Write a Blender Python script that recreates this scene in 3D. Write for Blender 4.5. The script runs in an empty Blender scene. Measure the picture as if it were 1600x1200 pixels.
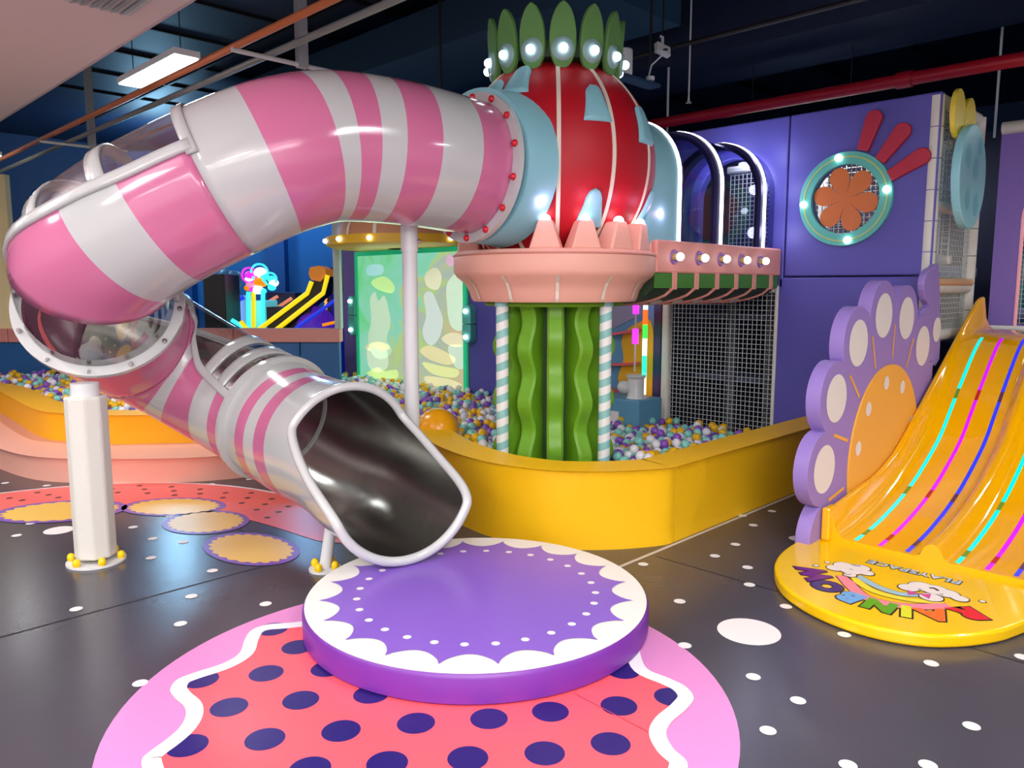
import bpy, bmesh, math, random
from math import sin, cos, pi, radians as R, sqrt, atan2, hypot
from mathutils import Vector, Matrix
import numpy as np

# ------------------------------------------------------------------ camera, light, exposure
sc = bpy.context.scene
col = sc.collection
rnd = random.Random(7)
F, CAMH, HZ = 1210.0, 1.5, 450.0
PITCH = math.atan((600 - HZ) / F)
cam_d = bpy.data.cameras.new('camera'); cam_d.sensor_width = 36; cam_d.lens = F / 1600 * 36
cam_d.clip_start = .05; cam_d.clip_end = 100
cam = bpy.data.objects.new('camera', cam_d); col.objects.link(cam)
cam.location = (0, 0, CAMH); cam.rotation_euler = (pi / 2 - PITCH, 0, -pi / 4)
sc.camera = cam
vs = sc.view_settings
vs.view_transform = 'Standard'; vs.look = 'None'; vs.gamma = 1; vs.use_curve_mapping = False
vs.exposure = -0.48
sc.cycles.use_denoising = True
sc.cycles.max_bounces = 5; sc.cycles.diffuse_bounces = 3; sc.cycles.glossy_bounces = 3; sc.cycles.transparent_max_bounces = 8
sc.cycles.use_adaptive_sampling = True; sc.cycles.adaptive_threshold = .03
sc.cycles.sample_clamp_indirect = 4
w = bpy.data.worlds.new('world'); sc.world = w; w.use_nodes = True
w.node_tree.nodes['Background'].inputs[0].default_value = (.75, .80, 1, 1)
w.node_tree.nodes['Background'].inputs[1].default_value = .10

def area(name, loc, sx, sy, power, color=(1, 1, 1), rot=(0, 0, 0)):
    l = bpy.data.lights.new(name, 'AREA'); l.shape = 'RECTANGLE'; l.size = sx; l.size_y = sy
    l.energy = power; l.color = color
    o = bpy.data.objects.new(name, l); o.location = loc; o.rotation_euler = rot; col.objects.link(o); return o
def point(name, loc, power, color=(1, 1, 1), rad=.03):
    l = bpy.data.lights.new(name, 'POINT'); l.energy = power; l.color = color; l.shadow_soft_size = rad
    o = bpy.data.objects.new(name, l); o.location = loc; col.objects.link(o); return o

SOFFIT_Z, CEIL_Z = 3.3, 4.5
FILL_PANELS = [(a, b) for a in (-3.6, -2.2, -.8) for b in (-3.6, -2.2, -.8, .6)] + [(.6, -2.2), (.6, -.8), (-2.2, 3.0), (-.8, 3.0), (-2.2, 5.4), (-.8, 5.4), (-.8, 8.0)]      # added fill panels, out of view under the low ceiling
for a_, b_ in FILL_PANELS:
    area('added_panel_light', (a_, b_, SOFFIT_Z - .36), 1.1, .5, 50, (1, .98, .96))
    if a_ > -1: area('added_uplight', (a_, b_, SOFFIT_Z - .29), 1.1, .5, 46, (1, .94, .95), (pi, 0, 0))  # added upward fill that brightens the low ceiling
TUBES = [(2.62, 13.0), (2.62, 6.75), (2.62, .5), (2.62, -5.5), (7.6, 3.6), (7.9, .2), (4.6, -1.8)]  # hanging batten lights; the last three are unseen, added to brighten
for a_, b_ in TUBES:
    area('batten_light', (a_, b_, 3.25 if a_ < 5 else 2.95), .22, 1.2, 55 if a_ < 5 else 45, (.95, .98, 1))

# ------------------------------------------------------------------ pixel helpers (frame 1600 x 1200)
k = sqrt(.5)
cp_, sp_ = cos(PITCH), sin(PITCH)
def ray(x, y):
    u = (x - 800) / F; v = (600 - y) / F
    X, Y, Z = u, cp_ + v * sp_, -sp_ + v * cp_
    return Vector(((X + Y) * k, (Y - X) * k, Z))
def onA(x, y, a): d = ray(x, y); return Vector((0, 0, CAMH)) + d * (a / d.x)
def onB(x, y, b): d = ray(x, y); return Vector((0, 0, CAMH)) + d * (b / d.y)
def onZ(x, y, z=0.): d = ray(x, y); return Vector((0, 0, CAMH)) + d * ((z - CAMH) / d.z)
def onD(x, y, Y): d = ray(x, y); return Vector((0, 0, CAMH)) + d * (Y / ((d.x + d.y) * k))
def px(p):
    X, Y, Z = (p[0] - p[1]) * k, (p[0] + p[1]) * k, p[2] - CAMH
    f = Y * cp_ - Z * sp_; u = Y * sp_ + Z * cp_
    return 800 + F * X / f, 600 - F * u / f
def XY(X, Y, z=0.): return Vector(((X + Y) * k, (Y - X) * k, z))

# ------------------------------------------------------------------ materials
def lin(c):
    return tuple(((v / 255) / 12.92 if v / 255 <= .04045 else ((v / 255 + .055) / 1.055) ** 2.4) for v in c)
MATS = {}
def mat(name, rgb, rough=.5, metal=0., emit=0., coat=0., bump=0., bscale=60., var=0., emit_rgb=None, sheen=0.):
    if name in MATS: return MATS[name]
    m = bpy.data.materials.new(name); m.use_nodes = True
    nt = m.node_tree; b = nt.nodes['Principled BSDF']; c = (*lin(rgb), 1)
    b.inputs['Base Color'].default_value = c
    b.inputs['Roughness'].default_value = rough; b.inputs['Metallic'].default_value = metal
    if coat: b.inputs['Coat Weight'].default_value = coat; b.inputs['Coat Roughness'].default_value = .06
    if emit:
        b.inputs['Emission Color'].default_value = (*lin(emit_rgb or rgb), 1); b.inputs['Emission Strength'].default_value = emit
        m.cycles.emission_sampling = 'NONE'      # small glowing things: their light comes from the lamps placed with them
    if bump or var:
        tc = nt.nodes.new('ShaderNodeTexCoord'); n = nt.nodes.new('ShaderNodeTexNoise')
        n.inputs['Scale'].default_value = bscale; n.inputs['Detail'].default_value = 4
        nt.links.new(tc.outputs['Object'], n.inputs['Vector'])
        if bump:
            bp = nt.nodes.new('ShaderNodeBump'); bp.inputs['Strength'].default_value = bump; bp.inputs['Distance'].default_value = .01
            nt.links.new(n.outputs['Fac'], bp.inputs['Height']); nt.links.new(bp.outputs['Normal'], b.inputs['Normal'])
        if var:
            mx = nt.nodes.new('ShaderNodeMix'); mx.data_type = 'RGBA'
            mx.inputs['A'].default_value = tuple(v * (1 - var) for v in c[:3]) + (1,)
            mx.inputs['B'].default_value = tuple(min(1, v * (1 + var)) for v in c[:3]) + (1,)
            nt.links.new(n.outputs['Fac'], mx.inputs['Factor']); nt.links.new(mx.outputs['Result'], b.inputs['Base Color'])
    MATS[name] = m; return m
def clear(name, rgb=(255, 255, 255), gloss=.12, rough=.03, fac=.55):
    m = bpy.data.materials.new(name); m.use_nodes = True; nt = m.node_tree
    nt.nodes.clear(); out = nt.nodes.new('ShaderNodeOutputMaterial')
    t = nt.nodes.new('ShaderNodeBsdfTransparent'); t.inputs[0].default_value = (*lin(rgb), 1)
    g = nt.nodes.new('ShaderNodeBsdfGlossy'); g.inputs['Roughness'].default_value = rough
    lw = nt.nodes.new('ShaderNodeLayerWeight'); lw.inputs['Blend'].default_value = .25
    ma = nt.nodes.new('ShaderNodeMath'); ma.operation = 'MULTIPLY_ADD'; ma.inputs[1].default_value = fac; ma.inputs[2].default_value = gloss
    nt.links.new(lw.outputs['Facing'], ma.inputs[0])
    mx = nt.nodes.new('ShaderNodeMixShader'); nt.links.new(ma.outputs[0], mx.inputs[0])
    nt.links.new(t.outputs[0], mx.inputs[1]); nt.links.new(g.outputs[0], mx.inputs[2]); nt.links.new(mx.outputs[0], out.inputs[0])
    MATS[name] = m; return m
V = dict(rough=.48, bump=.05, bscale=45)
white_tube = mat('white glossy plastic', (200, 203, 202), .16, coat=.4)
pink_tube = mat('pink glossy plastic', (208, 116, 156), .16, coat=.4)
white_paint = mat('white painted metal', (222, 224, 224), .3)
white_pad = mat('white padding', (220, 218, 209), .55, bump=.25, bscale=18)
steel = mat('brushed steel', (188, 188, 182), .22, 1., bump=.22, bscale=5)
chrome = mat('bolt steel', (170, 170, 170), .25, 1.)
acryl = clear('clear acrylic')
red_bolt = mat('red bolt cap', (205, 25, 45), .3)
skyblue = mat('pale blue vinyl', (140, 200, 212), **V)
red_v = mat('red fabric', (178, 0, 26), .55, bump=.05, bscale=40)
cream = mat('cream piping', (238, 226, 208), .5)
peach = mat('peach vinyl', (240, 178, 158), **V)
peach2 = mat('salmon vinyl', (238, 160, 146), **V)
green_v = mat('cactus green vinyl', (104, 160, 30), .45, bump=.05, bscale=30)
leaf_g = mat('leaf green felt', (104, 156, 84), .7)
mint_disc = mat('pale mint disc', (165, 205, 205), .4)
bulb_m = mat('lit bulb', (255, 255, 255), .3, emit=9, emit_rgb=(235, 246, 255))
candy_m = mat('candy mint', (140, 196, 192), .5)
candy_w = mat('candy white', (240, 240, 236), .5)
yellow_v = mat('yellow vinyl', (252, 196, 10), **V)
amber_v = mat('amber vinyl', (254, 186, 10), **V)
purple_w = mat('purple vinyl wall', (86, 82, 168), **V)
lilac = mat('lilac vinyl', (150, 126, 200), **V)
lilac_face = mat('lilac face', (176, 146, 206), .5)
offwhite = mat('off white print', (236, 232, 228), .45)
orange_p = mat('orange print', (246, 180, 66), .45)
slide_y = mat('glossy yellow plastic', (255, 184, 0), .13, coat=.6)
mat_y = mat('glossy yellow mat', (252, 202, 0), .2, coat=.3)
led_w = mat('white led strip', (255, 255, 255), .4, emit=7, emit_rgb=(240, 242, 255))
dark_in = mat('dark navy interior', (28, 34, 62), .6)
navy = mat('navy trim', (44, 42, 92), .5)
teal_f = mat('teal frame', (92, 184, 172), .4)
black_m = mat('black plastic', (22, 22, 26), .5)

# ------------------------------------------------------------------ object helpers
WL = {}; WRT = {}
def link(o, parent=None, loc=None, rot=None):
    col.objects.link(o)
    wl = Vector(loc) if loc is not None else Vector((0, 0, 0))
    WL[o.name] = wl
    if parent is not None:
        pr0 = WRT.get(parent.name); o.parent = parent; o.location = wl - WL[parent.name]
        if pr0 is not None:
            o.location = pr0.inverted() @ o.location; rot = pr0.inverted() @ rot if rot is not None else pr0.inverted()
    else: o.location = wl
    if rot is not None:
        o.rotation_mode = 'QUATERNION'; o.rotation_quaternion = rot; WRT[o.name] = (WRT[parent.name] @ rot) if parent is not None and parent.name in WRT else rot.copy()
    return o
def tag(o, label, cat, group=None, kind=None):
    o['label'] = label; o['category'] = cat
    if group: o['group'] = group
    if kind: o['kind'] = kind
    return o
def thing(name, label, cat, loc, group=None):
    o = bpy.data.objects.new(name, None); o.empty_display_size = .1
    link(o, None, loc); return tag(o, label, cat, group)
def struct(o, label=None):
    o['kind'] = 'structure'
    if label: o['label'] = label
    return o
def mesh(name, v, f, m, smooth=False, mi=None):
    me = bpy.data.meshes.new(name); me.from_pydata([tuple(p) for p in v], [], f)
    for x in (m if isinstance(m, (list, tuple)) else [m]): me.materials.append(x)
    if mi is not None: me.polygons.foreach_set('material_index', mi)
    if smooth: me.polygons.foreach_set('use_smooth', [True] * len(me.polygons))
    me.update(); return me
def fixn(me):
    bm = bmesh.new(); bm.from_mesh(me); bmesh.ops.recalc_face_normals(bm, faces=bm.faces); bm.to_mesh(me); bm.free()
def obj(name, me, parent=None, loc=None, rot=None): return link(bpy.data.objects.new(name, me), parent, loc, rot)
def build(name, v, f, m, parent=None, smooth=False, mi=None, loc=None, rot=None, angle=None, fix=True):
    me = mesh(name, v, f, m, smooth, mi)
    if fix: fixn(me)
    o = obj(name, me, parent, loc, rot)
    return o
def sharp(o, ang=35):
    me = o.data
    bm = bmesh.new(); bm.from_mesh(me)
    for e in bm.edges:
        e.smooth = not (len(e.link_faces) == 2 and e.calc_face_angle(0) > R(ang))
    for f in bm.faces: f.smooth = True
    bm.to_mesh(me); bm.free(); return o
def bevel(o, w_=.01, seg=2, ang=40):
    md = o.modifiers.new('bevel', 'BEVEL'); md.width = w_; md.segments = seg; md.limit_method = 'ANGLE'; md.angle_limit = R(ang)
    md.harden_normals = False
    return sharp(o, ang + 20) if False else o
def box(name, lo, hi, m, parent=None, bw=0., fixed=None):
    x0, y0, z0 = lo; x1, y1, z1 = hi
    v = [(x0, y0, z0), (x1, y0, z0), (x1, y1, z0), (x0, y1, z0), (x0, y0, z1), (x1, y0, z1), (x1, y1, z1), (x0, y1, z1)]
    f = [(3, 2, 1, 0), (4, 5, 6, 7), (0, 1, 5, 4), (1, 2, 6, 5), (2, 3, 7, 6), (3, 0, 4, 7)]
    o = build(name, v, f, m, parent, fix=False)
    if bw: bevel(o, bw)
    return o
def obox(name, c, ux, uy, uz, m, parent=None, bw=0.):
    """box with centre c and half-axes ux uy uz"""
    c, ux, uy, uz = map(Vector, (c, ux, uy, uz))
    v = [c + sx * ux + sy * uy + sz * uz for sz in (-1, 1) for sx, sy in ((-1, -1), (1, -1), (1, 1), (-1, 1))]
    f = [(3, 2, 1, 0), (4, 5, 6, 7), (0, 1, 5, 4), (1, 2, 6, 5), (2, 3, 7, 6), (3, 0, 4, 7)]
    o = build(name, v, f, m, parent)
    if bw: bevel(o, bw)
    return o
def tubes(polys, r, seg=8):
    v, f = [], []
    for pts, rr in polys:
        pts = [Vector(p) for p in pts]; n = len(pts); base = len(v); prev = None
        for i, p in enumerate(pts):
            t = (pts[min(i + 1, n - 1)] - pts[max(i - 1, 0)]).normalized()
            if prev is None:
                u = t.orthogonal().normalized()
            else: u = (prev - t * prev.dot(t)).normalized()
            prev = u; w_ = t.cross(u)
            for j in range(seg):
                a = 2 * pi * j / seg; v.append(p + (u * cos(a) + w_ * sin(a)) * (rr or r))
        for i in range(n - 1):
            for j in range(seg):
                a, b = base + i * seg + j, base + i * seg + (j + 1) % seg
                f.append((a, b, b + seg, a + seg))
        f.append(tuple(base + j for j in reversed(range(seg)))); f.append(tuple(base + (n - 1) * seg + j for j in range(seg)))
    return v, f
def pipe(name, pts, r, m, parent=None, seg=10):
    v, f = tubes([(pts, r)], r, seg); return sharp(build(name, v, f, m, parent), 50)
def closed_pipe(name, pts, r, m, parent=None, seg=10):
    pts = [Vector(p) for p in pts]; n = len(pts); v, f = [], []; prev = None
    for i, p in enumerate(pts):
        t = (pts[(i + 1) % n] - pts[i - 1]).normalized()
        u = t.orthogonal().normalized() if prev is None else (prev - t * prev.dot(t)).normalized()
        prev = u; w_ = t.cross(u)
        for j in range(seg): a = 2 * pi * j / seg; v.append(p + (u * cos(a) + w_ * sin(a)) * r)
    # close with the best twist match
    t = (pts[1] - pts[-1]).normalized()
    u0 = v[0] - pts[0]; best = min(range(seg), key=lambda s: (pts[0] + (v[(n - 1) * seg + s] - pts[n - 1]) - v[0]).length)
    for i in range(n):
        for j in range(seg):
            a, b = i * seg + j, i * seg + (j + 1) % seg
            if i < n - 1: c_, d_ = b + seg, a + seg
            else: c_, d_ = (j + 1 - best) % seg, (j - best) % seg
            f.append((a, b, c_, d_))
    return build(name, v, f, m, parent, smooth=True)
def lathe(name, prof, m, parent=None, c=(0, 0), seg=48, a0=0., a1=2 * pi, rad=None, mi=None, smoothang=35, loc=None):
    """prof: list of (r, z); rotates about the vertical axis at c"""
    full = abs(a1 - a0 - 2 * pi) < 1e-6; n = seg if full else seg + 1; v, f = [], []
    for i in range(n):
        a = a0 + (a1 - a0) * i / seg
        for r, z in prof: v.append((c[0] + r * cos(a), c[1] + r * sin(a), z))
    q = len(prof)
    for i in range(seg):
        j = (i + 1) % n
        for t in range(q - 1): f.append((i * q + t, j * q + t, j * q + t + 1, i * q + t + 1))
    me = mesh(name, v, f, m)
    bm = bmesh.new(); bm.from_mesh(me); bmesh.ops.remove_doubles(bm, verts=bm.verts, dist=1e-5)
    bmesh.ops.recalc_face_normals(bm, faces=bm.faces); bm.to_mesh(me); bm.free()
    return sharp(obj(name, me, parent, loc), smoothang)
def extrude(name, pts2, to3, d0, d1, m, parent=None, bw=0., seg=2, mi_side=None):
    """polygon pts2 (u,v), to3(u,v,d) -> point; prism between d0 and d1"""
    n = len(pts2)
    v = [to3(u, w_, d0) for u, w_ in pts2] + [to3(u, w_, d1) for u, w_ in pts2]
    f = [tuple(range(n)), tuple(reversed(range(n, 2 * n)))] + [(i, i + n, (i + 1) % n + n, (i + 1) % n) for i in range(n)]
    o = build(name, v, f, m, parent)
    if mi_side is not None:
        for i, p in enumerate(o.data.polygons): p.material_index = 0 if i == 0 else (1 if i == 1 else mi_side)
    if bw: bevel(o, bw, seg, 50)
    return o
def circle2(cx, cy, r, n=32, ry=None): return [(cx + r * cos(2 * pi * i / n), cy + (ry or r) * sin(2 * pi * i / n)) for i in range(n)]
def plate_hole(name, rect, hole, cen, to3, d0, d1, m, parent=None):
    """rectangular plate (u0,u1,v0,v1) with a hole polygon star-shaped about cen"""
    u0, u1, v0, v1 = rect; cu, cv = cen
    angs = sorted(set([atan2(q - cv, p - cu) for p, q in hole] + [atan2(q - cv, p - cu) for p in (u0, u1) for q in (v0, v1)]))
    def hit(poly, a):
        dx, dy = cos(a), sin(a); best = None
        for i in range(len(poly)):
            (x0, y0), (x1, y1) = poly[i - 1], poly[i]; ex, ey = x1 - x0, y1 - y0
            den = dx * ey - dy * ex
            if abs(den) < 1e-12: continue
            t = ((x0 - cu) * ey - (y0 - cv) * ex) / den; s = ((x0 - cu) * dy - (y0 - cv) * dx) / den
            if t > 0 and -1e-6 <= s <= 1 + 1e-6 and (best is None or t < best): best = t
        return cu + dx * best, cv + dy * best
    ro = [hit([(u0, v0), (u1, v0), (u1, v1), (u0, v1)], a) for a in angs]; ri = [hit(hole, a) for a in angs]
    n = len(angs); v = [to3(*p, d) for d in (d0, d1) for p in ro + ri]; f = []
    for i in range(n):
        j = (i + 1) % n
        f += [(i, j, n + j, n + i), (2 * n + i, 3 * n + i, 3 * n + j, 2 * n + j), (n + i, n + j, 3 * n + j, 3 * n + i), (i, 2 * n + i, 2 * n + j, j)]
    return build(name, v, f, m, parent)
def ball_me(name, r, m, seg=16, rings=10, zs=1., half=False):
    v, f = [], []; n0 = rings // 2 if half else rings
    for i in range(n0 + 1):
        t = pi * i / rings
        for j in range(seg): p = 2 * pi * j / seg; v.append((r * sin(t) * cos(p), r * sin(t) * sin(p), r * cos(t) * zs))
    for i in range(n0):
        for j in range(seg): f.append((i * seg + j, i * seg + (j + 1) % seg, (i + 1) * seg + (j + 1) % seg, (i + 1) * seg + j))
    me = mesh(name, v, f, m, True)
    bm = bmesh.new(); bm.from_mesh(me); bmesh.ops.remove_doubles(bm, verts=bm.verts, dist=1e-6); bmesh.ops.recalc_face_normals(bm, faces=bm.faces)
    bm.to_mesh(me); bm.free(); return me
def zto(d): return Vector((0, 0, 1)).rotation_difference(Vector(d).normalized())
def inside(p, poly):
    x, y = p; c = False
    for i in range(len(poly)):
        (x0, y0), (x1, y1) = poly[i - 1], poly[i]
        if (y0 > y) != (y1 > y) and x < (x1 - x0) * (y - y0) / (y1 - y0) + x0: c = not c
    return c
def smooth_poly(pts, n=8, closed=True):
    out = []; m_ = len(pts)
    for i in range(m_ if closed else m_ - 1):
        g = (lambda q: pts[q % m_]) if closed else (lambda q: pts[max(0, min(m_ - 1, q))])
        p0, p1, p2, p3 = g(i - 1), g(i), g(i + 1), g(i + 2)
        for t in range(n):
            t = t / n
            out.append(tuple(.5 * (2 * p1[c] + (p2[c] - p0[c]) * t + (2 * p0[c] - 5 * p1[c] + 4 * p2[c] - p3[c]) * t * t + (-p0[c] + 3 * p1[c] - 3 * p2[c] + p3[c]) * t ** 3) for c in range(len(p1))))
    if not closed: out.append(tuple(pts[-1]))
    return out
def offset_path(pts, d):
    out = []; n = len(pts)
    for i in range(n):
        x0, y0 = pts[max(i - 1, 0)][:2]; x1, y1 = pts[min(i + 1, n - 1)][:2]; l = hypot(x1 - x0, y1 - y0) or 1
        out.append((pts[i][0] - (y1 - y0) / l * d, pts[i][1] + (x1 - x0) / l * d))
    return out
bulb_me = ball_me('bulb', .028, bulb_m, 12, 8)

# ================================================================== THE SETTING
WA = 6.15                                                   # plane of the play wall
WS = WA / 5.4
floor_m = mat('charcoal floor vinyl', (68, 66, 74), .24, bump=.12, bscale=4, var=.10)
floor = struct(build('floor', [(-7, -7, 0), (15, -7, 0), (15, 18, 0), (-7, 18, 0)], [(0, 1, 2, 3)], floor_m))
ceil_m = mat('dark navy ceiling', (22, 36, 62), .55, bump=.1, bscale=3, var=.15)
ceiling = struct(box('ceiling', (2.4, -7, CEIL_Z), (15, 18, CEIL_Z + .1), ceil_m))
# ceiling grid of dark battens
batt = mat('black ceiling batten', (12, 14, 20), .6)
for i, a_ in enumerate((3.6, 4.8, 6.0, 7.2, 8.4, 9.6)):
    box('ceiling_batten', (a_ - .02, -2, CEIL_Z - .04), (a_ + .02, 16, CEIL_Z), batt, ceiling)
for b_ in [1.2 + 1.2 * i for i in range(11)]:
    box('ceiling_batten', (2.42, b_ - .02, CEIL_Z - .035), (12, b_ + .02, CEIL_Z), batt, ceiling)
beam_m = mat('dark teal beam', (34, 66, 92), .6)
box('ceiling_beam', (6.9, -4, 3.75), (8.0, 6.2, CEIL_Z), ceil_m, ceiling)
box('ceiling_duct', (5.2, 4.2, 3.9), (6.4, 12, 4.3), beam_m, ceiling)
soff_m = mat('white plaster low ceiling', (250, 230, 234), .6)
soffit = struct(box('ceiling', (-7, -7, SOFFIT_Z), (2.22, 18, CEIL_Z + .1), soff_m))
box('light_strip_edge', (2.2, -7, SOFFIT_Z - .004), (2.224, 18, SOFFIT_Z + .05), mat('soffit edge', (214, 196, 204), .5), soffit)
fix_w = mat('fill lamp panel', (255, 255, 255), .4, emit=2.2)
for a_, b_ in FILL_PANELS:
    t = thing('added_fill_panel', 'added unseen fill light panel hanging under the low pale ceiling', 'ceiling light', (a_, b_, SOFFIT_Z - .33), 'added fill panels under the low ceiling')
    box('frame', (a_ - .58, b_ - .28, SOFFIT_Z - .345), (a_ + .58, b_ + .28, SOFFIT_Z - .30), white_paint, t)
    box('diffuser', (a_ - .55, b_ - .25, SOFFIT_Z - .35), (a_ + .55, b_ + .25, SOFFIT_Z - .346), fix_w, t)
    for s_ in (-.5, .5): pipe('wire', [(a_ + s_, b_, SOFFIT_Z - .30), (a_ + s_, b_, SOFFIT_Z)], .004, black_m, t, 6)
# room walls; the white two, unseen, stand close to bounce fill light
struct(box('wall_left', (-4.6, -4.5, 0), (-4.5, 18, 4.6), mat('white bounce wall', (232, 228, 230), .7)))
struct(box('wall_front', (-4.5, -4.6, 0), (15, -4.5, 4.6), MATS['white bounce wall']))
struct(box('wall_right', (15, -7, 0), (15.1, 18, 4.6), mat('dark blue far wall', (40, 60, 96), .7)))
struct(box('wall_rear', (-7, 18, 0), (15, 18.1, 4.6), MATS['dark blue far wall']))
# floor seams and printed decoration (children of the floor)
seam_m = mat('dark mat seam', (26, 25, 29), .45)
seam_l = mat('pale mat seam', (200, 192, 178), .5)
def strip(name, p, q, wd, m, z=.0012, parent=floor):
    p, q = Vector((p[0], p[1], 0)), Vector((q[0], q[1], 0)); n = Vector((-(q - p).y, (q - p).x, 0)).normalized() * wd / 2
    return build(name, [(p + n).xyz + Vector((0, 0, z)), p - n + Vector((0, 0, z)), q - n + Vector((0, 0, z)), q + n + Vector((0, 0, z))], [(0, 1, 2, 3)], m, parent)
strip('floor_seam', (-6, 3.82), (2.0, 3.82), .012, seam_m)
strip('floor_seam', (2.12, 3.85), (2.12, 8.5), .010, seam_m)
strip('floor_seam', (3.55, -2), (3.55, 2.4), .006, seam_m)
strip('floor_seam', (2.7, 2.445), (6.0, 2.445), .024, seam_l, .0013)
def disc_me(name, r, m, n=28, ry=None, z=0.):
    return mesh(name, [(p, q, z) for p, q in circle2(0, 0, r, n, ry)], [tuple(range(n))], m)
wdot = disc_me('floor_dot', .028, offwhite)
for x, y in [(8, 755), (73, 759), (48, 818), (26, 837), (266, 807), (208, 824), (239, 842), (287, 847), (236, 872), (172, 862), (332, 892), (119, 952), (299, 932),
             (282, 975), (415, 944), (219, 1068), (1206, 799), (1177, 821), (1149, 851), (1117, 869), (1168, 887), (1171, 914), (1228, 948), (1319, 992), (1455, 1037),
             (1177, 1058), (1597, 1027), (1005, 882), (1062, 940), (1070, 1009), (1247, 1095), (1200, 1142), (1518, 1135), (1325, 1196), (1450, 1196), (1160, 806), (330, 757), (390, 749)]:
    p = onZ(x, y); obj('floor_dot', wdot, floor, (p.x, p.y, .002))
p = onZ(1170, 987); obj('floor_dot', disc_me('floor_big_dot', .135, offwhite, 40), floor, (p.x, p.y, .002))
p = onZ(92, 829); obj('floor_dot', disc_me('floor_mid_dot', .085, offwhite, 40), floor, (p.x, p.y, .002))
p = onZ(1246, 842); obj('floor_dot', disc_me('floor_small_dot', .05, offwhite, 40), floor, (p.x, p.y, .002))
# the big pink and red spotted circle
pk = mat('pink floor print', (218, 138, 196), .3, bump=.08, bscale=5); rd = mat('red floor print', (255, 92, 104), .3, bump=.08, bscale=5); nv = mat('navy print', (36, 26, 104), .28)
red2 = mat('coral floor print', (244, 108, 104), .28, bump=.08, bscale=5); wh = mat('white print line', (240, 236, 238), .35)
c = XY(-.305, 2.69)
obj('printed_circle', disc_me('printed_circle', 1.10, pk, 96), floor, (c.x, c.y, .0016))
L_ = [(473, 972), (419, 977), (393, 986), (382, 1002), (374, 1022), (348, 1038), (302, 1053), (276, 1064), (266, 1079), (273, 1092), (288, 1106), (290, 1121), (280, 1139), (260, 1157), (234, 1176), (221, 1192)]
R_ = [(1075, 1199), (1052, 1171), (1041, 1149), (1049, 1130), (1071, 1111), (1084, 1092), (1071, 1074), (1045, 1061), (1011, 1046), (1000, 1021), (996, 1000)]
lp = [tuple(onZ(*q).xy) for q in L_]; rp = [tuple(onZ(*q).xy) for q in R_]
fr = [];
for i in range(15):
    an = R(205) + R(125) * i / 14
    rr = .885 + .03 * sin(i * .9); fr.append(tuple(XY(-.305 + rr * cos(an), 2.55 + rr * sin(an)).xy))
wav = smooth_poly(lp + fr + rp + [tuple(XY(.3, 3.35).xy), tuple(XY(-.5, 3.5).xy)], 5)
build('printed_spot_field', [(p, q, .0024) for p, q in wav], [tuple(range(len(wav)))], rd, floor)
n = len(wav); cen = Vector((c.x, c.y))
inn = []
for i in range(n):
    x0, y0 = wav[i - 1]; x1, y1 = wav[(i + 1) % n]; l = hypot(x1 - x0, y1 - y0)
    inn.append((wav[i][0] - (y1 - y0) / l * .058, wav[i][1] + (x1 - x0) / l * .058))
if sum(hypot(p[0] - c.x, p[1] - c.y) for p in inn) > sum(hypot(p[0] - c.x, p[1] - c.y) for p in wav):
    inn = [(2 * wav[i][0] - inn[i][0], 2 * wav[i][1] - inn[i][1]) for i in range(n)]
build('printed_wavy_line', [(p, q, .0042) for p, q in wav] + [(p, q, .0042) for p, q in inn], [(i, (i + 1) % n, (i + 1) % n + n, i + n) for i in range(n)], wh, floor)
sdot = disc_me('printed_spot', .066, nv, 32)
for x, y in [(314, 1063), (416, 1053), (465, 1012), (512, 1046), (358, 1106), (470, 1095), (580, 1086), (293, 1166), (414, 1156), (533, 1143), (650, 1131), (605, 1194), (484, 1203),
             (426, 984), (764, 1124), (860, 1113), (967, 1104), (1050, 1090), (974, 1049), (954, 1163), (851, 1178), (731, 1186), (344, 1222), (980, 1235), (1090, 1225)]:
    p = onZ(x, y)
    obj('printed_spot', sdot, floor, (p.x, p.y, .0033))
strip('floor_seam', onZ(898, 1085), onZ(1022, 1150), .004, mat('red seam', (190, 60, 70), .4), .0036)
# the coral disc with yellow scalloped ovals on the far left floor
cc = XY(-2.75, 4.05)
def crescent(name, r0, r1, z, m_):
    v, f = [], []; n = 60
    for i in range(n + 1):
        an = R(12 + 176 * i / n) + pi / 4 - R(10); t_ = sin(pi * i / n) ** .5
        ri = r0 + (r1 - r0) * (1 - t_)
        an -= pi / 4 - R(10); 
        p_, q_ = XY(-2.75 + r1 * cos(an), 4.05 + r1 * sin(an)), XY(-2.75 + ri * cos(an), 4.05 + ri * sin(an))
        v += [(p_.x, p_.y, z), (q_.x, q_.y, z)]
    return build(name, v, [(2 * i, 2 * i + 1, 2 * i + 3, 2 * i + 2) for i in range(n)], m_, floor)
crescent('printed_white_edge', 1.70, 1.83, .0016, wh)
crescent('printed_crescent', 1.12, 1.805, .0022, red2)
blk = disc_me('printed_speck', .022, mat('dark speck', (90, 40, 44), .4), 14)
for i in range(44):
    an = R(38 + i * 2.9); rr = 1.45 + .30 * ((i * 37) % 11) / 11; q_ = XY(-2.75 + rr * cos(an), 4.05 + rr * sin(an))
    obj('printed_speck', blk, floor, (q_.x, q_.y, .0031))
ye = mat('yellow floor print', (238, 194, 88), .3); pu = mat('purple floor print', (124, 84, 176), .3)
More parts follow.
